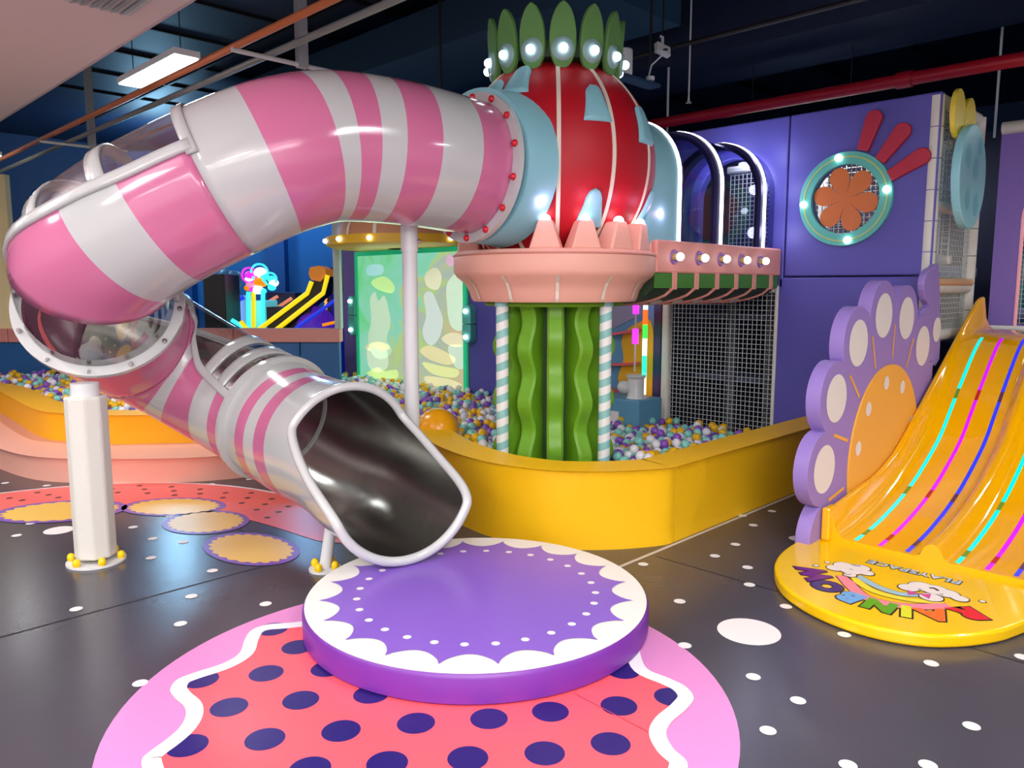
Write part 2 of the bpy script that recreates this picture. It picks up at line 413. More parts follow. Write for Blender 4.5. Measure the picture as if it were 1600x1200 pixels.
for x, y, rx, ry, rot in [(95, 799, .42, .27, .1), (272, 792, .36, .22, -.1), (322, 816, .29, .24, -.5), (392, 857, .36, .22, -.7)]:
    p = onZ(x, y); e = []
    for i in range(96):
        an = 2 * pi * i / 96; s = 1 + .0 * sin(an)
        e.append((rx * cos(an), ry * sin(an)))
    sca = [];
    for i in range(120):
        an = 2 * pi * i / 120; s = .80 + .09 * abs(sin(an * 11))
        sca.append((rx * s * cos(an), ry * s * sin(an)))
    M_ = Matrix.Rotation(rot - pi / 4, 2)
    for nm, pts, m_, z in (('printed_oval', e, pu, .0034), ('printed_scallop', sca, ye, .0041)):
        q = [M_ @ Vector(t) for t in pts]
        build(nm, [(p.x + t.x, p.y + t.y, z) for t in q], [tuple(range(len(q)))], m_, floor)

# ---- purple play wall, built of padded panels
wall = bpy.data.objects.new('wall_back', None); link(wall, None, (WA, 5, 0)); struct(wall, 'purple padded play wall')
def wto(u, v_, d): return (WA + d, u, v_)
TOPZ = 2.88
RC, RZ, RR = 2.50, 2.18, .355
p1 = plate_hole('wall_panel', (1.86, 2.975, 1.595, TOPZ), circle2(RC, RZ, .27, 48), (RC, RZ), wto, 0, .09, purple_w, wall); bevel(p1, .012)
box('wall_panel', (WA, 1.86, 0), (WA + .09, 3.02, 1.585), purple_w, wall, .012)
AC, AHW, AZ0, AZ1 = 3.47, .40, 1.72, 2.26                       # arch: centre, half width, floor, spring line
def arch(hw, z0=AZ0, zc=AZ1, n=24, c_=AC):
    return [(c_ + hw, z0)] + [(c_ + hw * cos(pi * i / n), zc + hw * sin(pi * i / n)) for i in range(n + 1)] + [(c_ - hw, z0)]
p3 = plate_hole('wall_panel', (2.985, 4.62, 1.50, TOPZ), arch(.33, 1.78), (AC, 2.1), wto, 0, .09, purple_w, wall); bevel(p3, .012)
box('wall_panel', (WA, 5.30, 0), (WA + .09, 6.88, TOPZ), purple_w, wall, .012)
brown = mat('tan wall panel', (206, 140, 98), .5)
box('wall_panel', (WA, 6.88, 0), (WA + .09, 9.20, TOPZ), brown, wall, .012)
box('wall_panel', (WA, 9.20, 0), (WA + .09, 9.56, TOPZ), mat('mauve wall panel', (126, 104, 176), .5), wall, .012)
box('wall_post', (WA - .02, 4.15, 0), (WA + .06, 4.24, 1.5), navy, wall, .008)
box('wall_post', (WA - .02, 4.07, 0), (WA + .06, 4.15, 1.5), white_pad, wall, .02)
box('wall_post', (WA - .01, 3.015, 0), (WA + .07, 3.045, 1.52), white_pad, wall, .01)
box('wall_panel', (WA, 4.62, 1.5), (WA + .09, 5.30, TOPZ), purple_w, wall, .012)
# art panel beside the net
blue_art = mat('blue art panel', (92, 150, 190), .45); art_y = mat('art yellow', (232, 176, 20), .45); art_g = mat('art grey lilac', (150, 150, 178), .5); art_r = mat('art coral line', (226, 96, 110), .5)
art = thing('art_panel', 'blue and yellow art board with coral shelves behind the green column', 'panel', (WA, 4.8, 0))
box('board', (WA + .01, 4.24, 0), (WA + .06, 5.30, 1.5), blue_art, art)
extrude('painted_shape', smooth_poly([(4.26, .2), (4.26, 1.12), (4.45, 1.16), (4.62, 1.02), (4.60, .8), (4.66, .6), (4.56, .35), (4.5, .2)], 5), wto, .002, .012, art_y, art)
extrude('painted_shape', [(4.4, 1.25), (4.95, 1.0), (4.95, 1.5), (4.4, 1.5)], wto, .002, .012, art_g, art)
for z0, z1 in ((1.10, .98), (.78, .70), (.42, .58)):
    obox('shelf', (WA - .03, 4.75, (z0 + z1) / 2), (.04, 0, 0), (0, .36, (z1 - z0) / 2), (0, 0, .012), art_r, art)
# net between the tower and the purple panels, and what is behind it
def net(name, p00, du, dv, nu, nv, r, m, parent=None):
    p00, du, dv = Vector(p00), Vector(du), Vector(dv); L = []
    for i in range(nu + 1): L.append(([p00 + du * i / nu, p00 + du * i / nu + dv], r))
    for j in range(nv + 1): L.append(([p00 + dv * j / nv, p00 + dv * j / nv + du], r))
    v, f = tubes(L, r, 4); o = build(name, v, f, m, parent, fix=False)
    return o
net_m = mat('white net cord', (206, 210, 204), .7)
t = thing('safety_net', 'white square mesh net hung under the pink bridge beside the purple panel', 'net', (WA, 3.5, 0))
nn = net('mesh', (WA + .02, 3.045, .02), (0, 1.03, 0), (0, 0, 1.5), 25, 36, .0028, net_m, t); nn['kind'] = 'stuff'
box('top_rail', (WA - .01, 3.045, 1.46), (WA + .05, 4.07, 1.53), white_pad, t, .02)
struct(box('wall_inner', (WA + 2.6, -2.0, 0), (WA + 2.7, 9.5, 3.0), dark_in))
ifr = thing('shelf_unit', 'padded inner frame of posts and shelves seen through the white net', 'frame', (WA + .94, 3.6, 0))
for b_, m_ in ((3.2, white_pad), (3.55, mat('grey inner post', (110, 116, 130), .6)), (3.95, MATS['grey inner post'])):
    box('post', (WA + .9, b_ - .04, 0), (WA + .98, b_ + .04, 1.59), m_, ifr, .02)
for z_ in (.55, 1.18): box('shelf', (WA + .98, 3.0, z_), (WA + 1.5, 4.4, z_ + .05), mat('slate deck edge', (96, 108, 140), .5), ifr, .01)
# inner deck behind the arch and its net wall
tag(box('inner_deck', (WA + .1, 2.2, 1.60), (WA + 2.5, 4.6, 1.70), MATS['slate deck edge'], None), 'slate padded deck floor seen behind the bridge arch', 'deck')
t = thing('inner_net', 'white net wall seen through the lit bridge arch', 'net', (WA + 1.6, 3.4, 1.7))
nn = net('mesh', (WA + 1.6, 2.3, 1.7), (0, 2.1, 0), (0, 0, 1.05), 44, 22, .004, net_m, t); nn['kind'] = 'stuff'
box('frame', (WA + 1.58, 3.34, 1.70), (WA + 1.66, 3.42, 2.75), white_pad, t, .02)
box('frame', (WA + 1.58, 2.25, 2.72), (WA + 1.66, 4.45, 2.80), white_pad, t, .02)

# ---- blue wall with pink rail and the opening to the arcade
def Yb(name, X0, X1, Y0, Y1, z0, z1, m, parent=None, bw=0.):
    c_ = XY((X0 + X1) / 2, (Y0 + Y1) / 2, (z0 + z1) / 2)
    return obox(name, c_, XY((X1 - X0) / 2, 0), XY(0, (Y1 - Y0) / 2), (0, 0, (z1 - z0) / 2), m, parent, bw)
YW = 10.2
bw_m = mat('blue padded wall', (34, 92, 150), .5, bump=.04, bscale=20)
wl = bpy.data.objects.new('wall_arcade', None); link(wl, None, XY(-4.5, YW, 0)); struct(wl, 'low blue padded wall')
for X0 in [-8.1 + 1.06 * i for i in range(6)]:
    Yb('wall_panel', X0 + .004, min(X0 + 1.056, -2.28), YW, YW + .12, 0, .79, bw_m, wl, .012)
t1 = bpy.data.objects.new('trim_1', None); link(t1, None, XY(-4.5, YW, .79)); struct(t1, 'salmon padded rail')
for X0 in [-8.1 + 1.48 * i for i in range(4)]:
    Yb('rail_pad', X0 + .003, min(X0 + 1.477, -2.26), YW - .04, YW + .16, .79, .97, mat('rail salmon', (214, 140, 130), .5), t1, .012)
struct(Yb('trim_2', -2.32, -2.24, YW - .05, YW + .1, .97, 3.2, mat('grey window post', (176, 182, 178), .5)))
struct(Yb('wall_side', -9, -6.52, YW, YW + .1, .97, 2.95, mat('cream wall', (244, 226, 170), .6)))
struct(Yb('wall_arcade_rear', -14, 2, 17.0, 17.1, 0, 4.4, mat('bright blue arcade wall', (20, 110, 176), .6)))
for X_ in (-8.9, -7.2, -5.2):
    struct(Yb('trim_3', X_, X_ + .35, 16.7, 17.0, 0, 4.4, mat('deep blue pilaster', (14, 84, 150), .6)))
point('arcade_glow', XY(-6.5, 14.6, 3.6), 210, (.35, .7, 1), .3)
point('arcade_glow', XY(-4.2, 15.4, 3.4), 120, (.3, .6, 1), .3)

# ================================================================== BALL PITS
def kerb(name, path, thick, z0, z1, m, parent, rad=.03):
    """solid wall that follows a path (outer face) with a rounded top; inside is to the right of travel = +d"""
    inner = offset_path(path, thick); v, f = [], []
    prof = [(0, z0), (0, z1 - rad), (rad * .3, z1 - rad * .3), (rad, z1), (thick - rad, z1), (thick - rad * .3, z1 - rad * .3), (thick, z1 - rad), (thick, z0)]
    for (x0, y0), (x1, y1) in zip(path, inner):
        for d, z in prof: t_ = d / thick; v.append((x0 + (x1 - x0) * t_, y0 + (y1 - y0) * t_, z))
    q = len(prof)
    for i in range(len(path) - 1):
        for j in range(q): f.append((i * q + j, i * q + (j + 1) % q, (i + 1) * q + (j + 1) % q, (i + 1) * q + j))
    f.append(tuple(range(q))); f.append(tuple(reversed(range((len(path) - 1) * q, len(path) * q))))
    return sharp(build(name, v, f, m, parent), 40)
pw = thing('ball_pit_wall', 'curved yellow padded wall around the ball pit in front of the green column', 'pit wall', (3.6, 2.6, 0))
kerb('wall_segment', [(6.13, 2.47), (3.835, 2.47)], -.2, 0, .47, yellow_v, pw)
cur = smooth_poly([(3.83, 2.47), (3.76, 2.475), (3.64, 2.53), (3.46, 2.65), (3.29, 2.82), (3.19, 3.0), (3.13, 3.3), (3.16, 3.62), (3.25, 3.95), (3.42, 4.35), (3.62, 4.8), (3.70, 5.25), (3.74, 5.75)], 5, False)
kerb('wall_segment', cur, -.2, 0, .47, yellow_v, pw)
tag(pw, pw['label'], 'pit wall')
stp = smooth_poly([(3.75, 5.55), (3.4, 5.62), (2.8, 5.77), (2.41, 5.93), (1.97, 6.31), (1.60, 6.78), (1.46, 7.44), (1.42, 8.4), (1.5, 10.2)], 6, False)
st = thing('padded_step', 'curved peach padded step around the far left ball pit', 'step', (2.0, 6.3, 0))
kerb('step_pad', stp, -.75, 0, .2, peach, st, .04)
basep = [tuple(onZ(*q, .2).xy) for q in ((380, 690), (330, 691), (250, 693), (163, 694), (105, 690), (60, 681), (0, 645))]
basep = smooth_poly([(3.75, 5.75)] + basep + [(1.75, 10.2)], 6, False)
lw_ = thing('pit_kerb', 'amber yellow padded kerb on the peach step at the far left', 'pit wall', (2.1, 6.6, .2))
kerb('kerb_pad', basep, -.22, .2, .45, amber_v, lw_, .03)
# ball field
pitpoly = [(6.1, 2.72), (3.9, 2.72), (3.66, 2.82), (3.47, 3.02), (3.39, 3.3), (3.42, 3.6), (3.5, 3.9), (3.67, 4.3), (3.89, 4.8), (3.92, 5.9)] + \
          [p for p in offset_path(basep, -.24)][::6] + [(2.4, 11.9), (3.6, 10.75), (4.85, 9.56), (6.1, 9.5)]
def level(a_, b_):
    main = .375 - .05 * (a_ - 3.4)
    if b_ > 5.3: main = max(.26, min(.4, .40 - .06 * (a_ - 2.2)))
    return main + .012 * sin(a_ * 7) * cos(b_ * 6)
pf = build('pit_filling', [(p, q, level(p, q) - .075) for p, q in pitpoly], [tuple(range(len(pitpoly)))], mat('ball pit underlay', (176, 176, 200), .7))
tag(pf, 'pale underlay between the coloured balls of the pit', 'pit floor'); pf['kind'] = 'stuff'
TC = (4.02, 3.61)
bmats = [mat('ball white', (240, 238, 244), .3), mat('ball purple', (140, 84, 190), .3), mat('ball mint', (140, 214, 204), .3), mat('ball yellow', (240, 186, 20), .3)]
BR = .036
cand = []
xs = np.arange(1.5, 6.12, .068)
for i, a_ in enumerate(xs):
    for j, b_ in enumerate(np.arange(2.6, 12.0, .0785)):
        p = a_ + rnd.uniform(-.012, .012), b_ + (.039 if i % 2 else 0) + rnd.uniform(-.012, .012)
        if not inside(p, pitpoly) or hypot(p[0] - TC[0], p[1] - TC[1]) < .40 or (sum(p) < sum(TC) and hypot(p[0] - TC[0], p[1] - TC[1]) < .80 and abs(p[0] - p[1] - TC[0] + TC[1]) < .62): continue
        z = level(*p) - .02 + rnd.uniform(-.012, .014)
        cand.append((p[0], p[1], z))
        if rnd.random() < .22: cand.append((p[0] + .03, p[1] + .035, z + .05))
def shown(q):
    x, y = q
    return (945 < x < 1200 and 650 < y < 722) or (655 < x < 776 and 585 < y < 722) or (545 < x < 655 and 580 < y < 690) or (15 < x < 100 and 585 < y < 655) or (160 < x < 245 and 618 < y < 655)
cand.sort(key=lambda q: q[0] ** 2 + q[1] ** 2)
near, rest = [], []
for q in cand: (near if len(near) < 298 and shown(px(q)) else rest).append(q)
bme = [ball_me('pit_ball', BR, m_, 12, 8) for m_ in bmats]
cols = ['white', 'purple', 'mint green', 'yellow']
for q in near:
    c_ = rnd.choices(range(4), (5, 4, 5, 4))[0]
    tag(obj('pit_ball', bme[c_], None, q), '%s plastic ball lying in the pit near the green column' % cols[c_], 'ball', '%s balls in the pit by the column' % cols[c_])
bm = bmesh.new(); bmesh.ops.create_icosphere(bm, subdivisions=2, radius=BR); bm.verts.ensure_lookup_table()
tv = np.array([v.co for v in bm.verts]); tf = np.array([[v.index for v in f.verts] for f in bm.faces]); bm.free()
P = np.array(rest); N_ = len(P); nv_, nf_ = len(tv), len(tf)
me = bpy.data.meshes.new('pit_balls')
me.vertices.add(N_ * nv_); me.vertices.foreach_set('co', (P[:, None, :] + tv[None]).astype(np.float32).ravel())
fi = (tf[None] + (np.arange(N_) * nv_)[:, None, None]).astype(np.int32).ravel()
me.loops.add(len(fi)); me.loops.foreach_set('vertex_index', fi)
me.polygons.add(N_ * nf_); me.polygons.foreach_set('loop_start', np.arange(0, N_ * nf_ * 3, 3, dtype=np.int32))
ci = np.array([rnd.choices(range(4), (5, 4, 5, 4))[0] for _ in range(N_)], dtype=np.int32)
me.polygons.foreach_set('material_index', np.repeat(ci, nf_)); me.polygons.foreach_set('use_smooth', np.ones(N_ * nf_, dtype=bool))
for m_ in bmats: me.materials.append(m_)
me.update(); me.validate()
o = obj('pit_balls', me); tag(o, 'mass of small coloured plastic balls filling the pits', 'balls', kind='stuff')
big_y = mat('big ball yellow', (244, 170, 16), .25)
for x, y, Y_, r_, lb in ((684, 672, 5.75, .165, 'large glossy yellow ball in the pit beside the white pole'), (604, 640, 6.6, .12, 'smaller amber ball in the pit behind the slide exit')):
    p = onD(x, y, Y_); tag(obj('play_ball', ball_me('play_ball', r_, big_y, 32, 20), None, p), lb, 'ball')

# ================================================================== CACTUS TOWER
tw = thing('cactus_tower', 'tall tower with red dome, peach ring and green cactus column', 'play tower', (TC[0], TC[1], 0))
CAMAZ = atan2(-TC[1], -TC[0])                               # direction from the tower to the camera
RB, RT = 1.41, 1.74
lathe('peach_ring', [(.30, RB), (.555, RB), (.57, RB + .02), (.585, RB + .07), (.615, RB + .12), (.672, RB + .165), (.685, RB + .185), (.69, RB + .2), (.69, RT - .025), (.68, RT - .008), (.665, RT), (.30, RT)], peach, tw, TC, 64)
lathe('ring_piping', [(.690, RT - .034), (.697, RT - .03), (.697, RT - .024), (.690, RT - .02)], mat('peach piping', (206, 138, 122), .5), tw, TC, 64)
rprof = [(.557, RB + .003), (.573, RB + .02), (.589, RB + .07), (.619, RB + .12), (.676, RB + .165)]
for i in range(12):
    an = CAMAZ + R(2) + i * pi / 6; d = Vector((cos(an), sin(an), 0)); s_ = Vector((-sin(an), cos(an), 0)) * .011
    v = []
    for r_, z in rprof:
        p = Vector((TC[0], TC[1], z)) + d * (r_ + .003); v += [p - s_, p + s_]
    build('ring_stripe', v, [(2 * j, 2 * j + 1, 2 * j + 3, 2 * j + 2) for j in range(len(rprof) - 1)], cream, tw)
# dome
DZ, DRX, DRZ = 2.30, .675, .70
def dome(lat, lon, off=0.): return Vector((TC[0] + (DRX + off) * cos(lat) * cos(lon), TC[1] + (DRX + off) * cos(lat) * sin(lon), DZ + (DRZ + off) * sin(lat)))
prof = [(DRX * cos(R(l)), DZ + DRZ * sin(R(l))) for l in range(-54, 91, 4)]
lathe('red_dome', prof, red_v, tw, TC, 72)
for i in range(12):
    lon = CAMAZ + R(2) + i * pi / 6
    v = []; L_ = [R(l) for l in range(-52, 66, 4)]
    for lat in L_:
        wd = .0125 / max(.2, DRX * cos(lat))
        v += [dome(lat, lon - wd, .0), dome(lat, lon - wd, .006), dome(lat, lon + wd, .006), dome(lat, lon + wd, .0)]
    f = [(4 * j + q, 4 * j + q + 1, 4 * j + q + 5, 4 * j + q + 4) for j in range(len(L_) - 1) for q in range(3)]
    build('dome_seam', v, f, cream, tw)
def patch(lon, lat, h, w0, w1, lean=0.):
    """raised tongue shaped patch: narrow round top, wide flat foot"""
    v, f = [], []; rows = 20; cl = 8
    for i in range(rows + 1):
        t_ = i / rows; wd = w0 + (w1 - w0) * t_ ** 1.4
        if t_ < .26: wd *= sqrt(max(0.003, 1 - ((.26 - t_) / .26) ** 2))
        la = lat + h * (.5 - t_)
        for j in range(cl + 1):
            s_ = j / cl * 2 - 1; edge = .0 if (abs(s_) == 1 or i in (0, rows)) else .022
            v.append(dome(la, lon + lean * (.5 - t_) + s_ * wd / max(.35, cos(la)), edge + .002))
    n = cl + 1
    for i in range(rows):
        for j in range(cl): f.append((i * n + j, i * n + j + 1, i * n + n + j + 1, i * n + n + j))
    return sharp(build('dome_patch', v, f, skyblue, tw, smooth=True), 75)
for x, y in ((812, 124), (931, 160), (925, 326), (1008, 326), (1004, 195), (770, 150)):
    # nearest point of the ellipsoid along the pixel ray
    d = ray(x, y); o_ = Vector((0, 0, CAMH)) - Vector((TC[0], TC[1], DZ)); S_ = Vector((1 / DRX, 1 / DRX, 1 / DRZ))
    dd = Vector((d.x * S_.x, d.y * S_.y, d.z * S_.z)); oo = Vector((o_.x * S_.x, o_.y * S_.y, o_.z * S_.z))
    A_, B_, C_ = dd.dot(dd), 2 * oo.dot(dd), oo.dot(oo) - 1; disc = B_ * B_ - 4 * A_ * C_
    t_ = (-B_ - sqrt(max(0, disc))) / (2 * A_); h_ = oo + dd * t_
    patch(atan2(h_.y, h_.x), math.asin(max(-1, min(1, h_.z))), .36, .072, .145, .0)
# peach teeth with lamps round the ring
for i in range(16):
    an = CAMAZ + R(-5) + i * 2 * pi / 16
    if abs((an - pi + pi) % (2 * pi) - pi) < R(34) or abs((an + pi) % (2 * pi) - pi) < R(30): continue
    d = Vector((cos(an), sin(an), 0)); s_ = Vector((-sin(an), cos(an), 0)); b0 = Vector((TC[0], TC[1], RT - .004))
    v = [b0 + d * .50 - s_ * .105, b0 + d * .50 + s_ * .105, b0 + d * .662 + s_ * .098, b0 + d * .662 - s_ * .098]
    up = Vector((0, 0, .175))
    v += [b0 + up + d * .54 - s_ * .045, b0 + up + d * .54 + s_ * .045, b0 + up + d * .655 + s_ * .042, b0 + up + d * .655 - s_ * .042]
    tk = build('ring_tooth', v, [(3, 2, 1, 0), (4, 5, 6, 7), (0, 1, 5, 4), (1, 2, 6, 5), (2, 3, 7, 6), (3, 0, 4, 7)], peach, tw); bevel(tk, .012)
    lp_ = b0 + d * .66 + Vector((0, 0, .19))
    obj('lamp', ball_me('tooth_lamp', .033, bulb_m, 14, 10, half=True), tk, b0 + d * .62 + Vector((0, 0, .175)))
    if d.dot(Vector((-k, -k, 0))) > -.25: point('tooth_glow', b0 + d * .725 + Vector((0, 0, .26)), .7, (1, .55, .9), .02)
# crown
lathe('crown_base', [(.30, 2.90), (.40, 2.92), (.41, 2.95), (.40, 3.02), (.30, 3.02)], mat('dark crown ring', (40, 66, 40), .6), tw, TC, 40)
for i in range(14):
    an = CAMAZ + R(6) + i * 2 * pi / 14; d = Vector((cos(an), sin(an), 0)); s_ = Vector((-sin(an), cos(an), 0)); c0 = Vector((TC[0], TC[1], 2.87)) + d * .405
    out = d * .10 + Vector((0, 0, .99)); out.normalize(); nrm = s_.cross(out) * -1
    if nrm.dot(d) < 0: nrm = -nrm
    # outline of the leaf
    pts = []
    for j in range(25):
        t_ = j / 24; h_ = -.02 + .385 * t_; wd = .084 * (sqrt(max(0, 1 - ((.4 - t_) / .42) ** 2)) if t_ < .4 else max(0, 1 - ((t_ - .4) / .6) ** 2.3) ** .62)
        pts.append((h_, max(wd, .004)))
    pol = [(-wd, h_) for h_, wd in pts] + [(wd, h_) for h_, wd in reversed(pts)]
    lf = extrude('crown_leaf', pol, lambda u, v_, dd_: c0 + s_ * u + out * v_ + nrm * dd_, -.018, .018, leaf_g, tw, .008)
    q = zto(nrm); c1 = c0 + out * .09 + nrm * .02
    dsc = obj('lamp_disc', mesh('lamp_disc', *(lambda cc_: ([(x, y, 0) for x, y in cc_] + [(x * .9, y * .9, .014) for x, y in cc_] + [(0, 0, .016)], [(i_, (i_ + 1) % 28, (i_ + 1) % 28 + 28, i_ + 28) for i_ in range(28)] + [(i_ + 28, (i_ + 1) % 28 + 28, 56) for i_ in range(28)]))(circle2(0, 0, .072, 28)), mint_disc, True), lf, c1, q)
    obj('lamp', bulb_me, lf, c1 + nrm * .028)
# cactus column: wavy fins
lathe('column_core', [(.24, .02), (.24, RB)], mat('shaded cactus core', (30, 66, 18), .6), tw, TC, 32)  # core's dark green puts the shade between the ribs into the colour
lathe('column_cap', [(.1, RB - .03), (.47, RB - .03), (.48, RB - .015), (.47, RB), (.1, RB)], green_v, tw, TC, 40)
for i in range(12):
    an = CAMAZ + R(2) + i * pi / 6; d = Vector((cos(an), sin(an), 0)); s_ = Vector((-sin(an), cos(an), 0)); v, f = [], []
    zs = [.02 + (RB - .03) * j / 40 for j in range(41)]
    for z in zs:
        r_ = .392 + .032 * sin(z * 2 * pi / .36 + (i % 2) * 1.2); b0 = Vector((TC[0], TC[1], z))
        v += [b0 + d * .2 - s_ * .045, b0 + d * (r_ - .015) - s_ * .055, b0 + d * r_ - s_ * .04, b0 + d * r_ + s_ * .04, b0 + d * (r_ - .015) + s_ * .055, b0 + d * .2 + s_ * .045]
    for j in range(40):
        for q in range(6): f.append((j * 6 + q, j * 6 + (q + 1) % 6, j * 6 + 6 + (q + 1) % 6, j * 6 + 6 + q))
    sharp(build('cactus_rib', v, f, green_v, tw), 30)
# two candy poles beside the column
for x, lb in ((785, 'left of'), (945, 'right of')):
    p = onD(x, 600, 5.08); t = thing('candy_pole', 'mint and white striped pole standing just %s the green column' % lb, 'pole', (p.x, p.y, 0))
    v, f, mi = [], [], []; nz, ns = 130, 24
    for i in range(nz + 1):
        z = .01 + (RB - .03) * i / nz
        for j in range(ns): a_ = 2 * pi * j / ns; v.append((p.x + .041 * cos(a_), p.y + .041 * sin(a_), max(.005, min(RB - .02, z + .016 * sin(a_ - CAMAZ)))))
    for i in range(nz):
        for j in range(ns):
            f.append((i * ns + j, i * ns + (j + 1) % ns, (i + 1) * ns + (j + 1) % ns, (i + 1) * ns + j))
            ph = ((i + .5) / nz * 13.0) % 1
            mi.append(0 if ph < .5 else 1)
    build('stripe_wrap', v, f, [candy_m, candy_w], t, smooth=True, mi=mi, fix=False)
    lathe('pole_cap', [(.001, RB - .03), (.05, RB - .03), (.05, RB - .002), (.001, RB - .002)], candy_m, t, (p.x, p.y), 24)

# ================================================================== BRIDGE WITH LIT ARCHES
BB0, BB1 = 3.05, 3.90
bg = thing('bridge_walkway', 'pink bridge with bulbs and glowing arches joining dome and purple wall', 'bridge', (5.3, 3.45, 1.5))
BA0, BA1 = 4.36, WA - .01
fas = box('fascia', (BA0, BB0 - .05, 1.60), (BA1, BB0, 1.82), peach2, bg, .015)
box('fascia', (BA0, BB1, 1.60), (BA1, BB1 + .05, 1.82), peach2, bg, .015)
box('deck', (BA0 - .1, BB0, 1.58), (BA1, BB1, 1.68), dark_in, bg)
for x, y in ((1053, 401), (1092, 405), (1126, 411), (1158, 415), (1187, 420)):
    p = onB(x, y, BB0 - .05); p.z = 1.71 - .0 * p.x
    cu = obj('bulb_cup', mesh('bulb_cup', [(u, v_, 0) for u, v_ in circle2(0, 0, .052, 24)] + [(u, v_, .012) for u, v_ in circle2(0, 0, .046, 24)] + [(u, v_, .002) for u, v_ in circle2(0, 0, .03, 24)],
         [(i, (i + 1) % 24, (i + 1) % 24 + 24, i + 24) for i in range(24)] + [(i + 24, (i + 1) % 24 + 24, (i + 1) % 24 + 48, i + 48) for i in range(24)] + [tuple(range(48, 72))], mat('mauve cup', (150, 110, 170), .4)), bg, p, zto((0, -1, 0)))
    obj('socket', mesh('socket', *tubes([([(0, 0, 0), (0, 0, .035)], .024)], .024, 14), mat('gold socket', (214, 186, 110), .35)), cu, p, zto((0, -1, 0)))
    obj('bulb', bulb_me, cu, p + Vector((0, -.05, 0)))
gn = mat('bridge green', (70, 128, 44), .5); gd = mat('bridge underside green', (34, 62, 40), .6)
# leaf-like belly under the bridge
pr = []
for i in range(17):
    t_ = i / 16; bb = BB0 - .03 + (BB1 - BB0 + .06) * t_; pr.append((bb, 1.50 - .115 * sin(pi * t_) ** .6))
pol = [(BB0 - .03, 1.60)] + pr + [(BB1 + .03, 1.60)]
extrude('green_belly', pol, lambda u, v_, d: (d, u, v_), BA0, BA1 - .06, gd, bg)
box('green_band', (BA0, BB0 - .045, 1.50), (BA1 - .04, BB0 - .025, 1.60), gn, bg)
for i in range(6):
    a_ = BA0 + .22 + i * .28
    box('pink_slat', (a_ - .025, BB0 - .052, 1.49), (a_ + .025, BB0 - .022, 1.605), peach2, bg)
    v, f = tubes([([(a_, b_, z - .004) for b_, z in pr], .012)], .012, 6); build('belly_stripe', v, f, peach2, bg)
    if i < 5:
        aa = a_ + .14; bb, z = pr[4]
        obj('belly_oval', mesh('belly_oval', [(u, v_ * .6, 0) for u, v_ in circle2(0, 0, .06, 20)], [tuple(range(20))], offwhite), bg, (aa, bb, z - .008), zto((0, -.45, -1)))
# arches: purple hoops with led strip on the camera side
def hoop(name, hw0, hw1, a0, a1, m, parent):
    o_, i_ = arch(hw1, 1.70), arch(hw0, 1.70); n = len(o_)
    v = [(a_, *q) for a_ in (a0, a1) for q in o_ + i_]; f = []
    for j in range(n - 1):
        f += [(j, j + 1, n + j + 1, n + j), (2 * n + j, 3 * n + j, 3 * n + j + 1, 2 * n + j + 1), (j, 2 * n + j, 2 * n + j + 1, j + 1), (n + j, n + j + 1, 3 * n + j + 1, 3 * n + j)]
    f += [(0, n, 3 * n, 2 * n), (n - 1, 3 * n - 1, 4 * n - 1, 2 * n - 1)]
    return sharp(build(name, v, f, m, parent), 30)
for a0, m_ in ((4.66, skyblue), (5.22, navy), (5.88, navy)):
    h_ = hoop('arch_hoop', .37, .425, a0 - (.34 if m_ is skyblue else .04), a0 + .05, m_, bg)
    hoop('led_strip', .418, .432, a0 + .05 - .05, a0 + .085 - .05, led_w, h_)
    hoop('led_rim', .41, .43, a0 + .035, a0 + .06, navy, h_)
sh = hoop('clear_canopy', .395, .400, 4.6, 6.12, clear('smoky acrylic', (215, 218, 235), .02, .03, .14), bg)
area('arch_glow', (5.95, AC, 2.45), .05, .5, 4.5, (.78, .78, 1), (0, R(-90), 0))
for zz, bb in ((2.30, AC - .47), (2.58, AC - .38), (2.70, AC), (1.95, AC - .47)):
    point('arch_glow', (5.93, bb, zz), 2.2, (.72, .74, 1), .05)

# ================================================================== LONG STRIPED TUBE SLIDE
SB, SR = 3.61, .39
CK = [(800, 276, 5.05), (741, 264, 4.87), (640, 243, 4.58), (530, 231, 4.36), (455, 242, 4.22), (390, 265, 4.15), (295, 308, 4.10), (215, 352, 4.08), (152, 404, 4.14), (154, 470, 4.34), (190, 516, 4.76),
      (250, 548, 5.04), (330, 594, 5.12), (410, 640, 4.98), (480, 681, 4.66), (540, 718, 4.30), (592, 745, 3.98), (638, 765, 3.70), (680, 785, 3.46)]
KP = [onD(*q) for q in CK]
KP[1].x, KP[1].y = 3.27, SB; KP[0] = Vector((3.52, SB, KP[1].z))
RE = .386                                                     # the exit piece is a little slimmer
for i_ in (16, 17, 18): KP[i_].z = .125 + RE + .024
KP[15].z = .585
NS = 40
dense = [Vector(q) for q in smooth_poly([tuple(p) for p in KP], NS, False)][NS:]        # starts at the dome flange
for _ in range(60): dense = [dense[0]] + [(dense[i - 1] + dense[i] * 2 + dense[i + 1]) / 4 for i in range(1, len(dense) - 1)] + [dense[-1]]
cum = [0.]
for p_, q_ in zip(dense, dense[1:]): cum.append(cum[-1] + (q_ - p_).length)
import bisect
def ctr(s):
    if s <= 0: return dense[0] + (dense[0] - dense[1]).normalized() * (-s)
    i = min(bisect.bisect_right(cum, s) - 1, len(cum) - 2); return dense[i].lerp(dense[i + 1], (s - cum[i]) / (cum[i + 1] - cum[i]))
def th_s(idx): return cum[min(len(cum) - 1, int(round((idx - 1) * NS)))]                 # arc length at a control point index
def frame(s):
    e_ = .02; T = (ctr(s + e_) - ctr(s - e_)).normalized(); Nn = (Vector((0, 0, 1)) - T * T.z).normalized(); return ctr(s), T, Nn, Nn.cross(T)
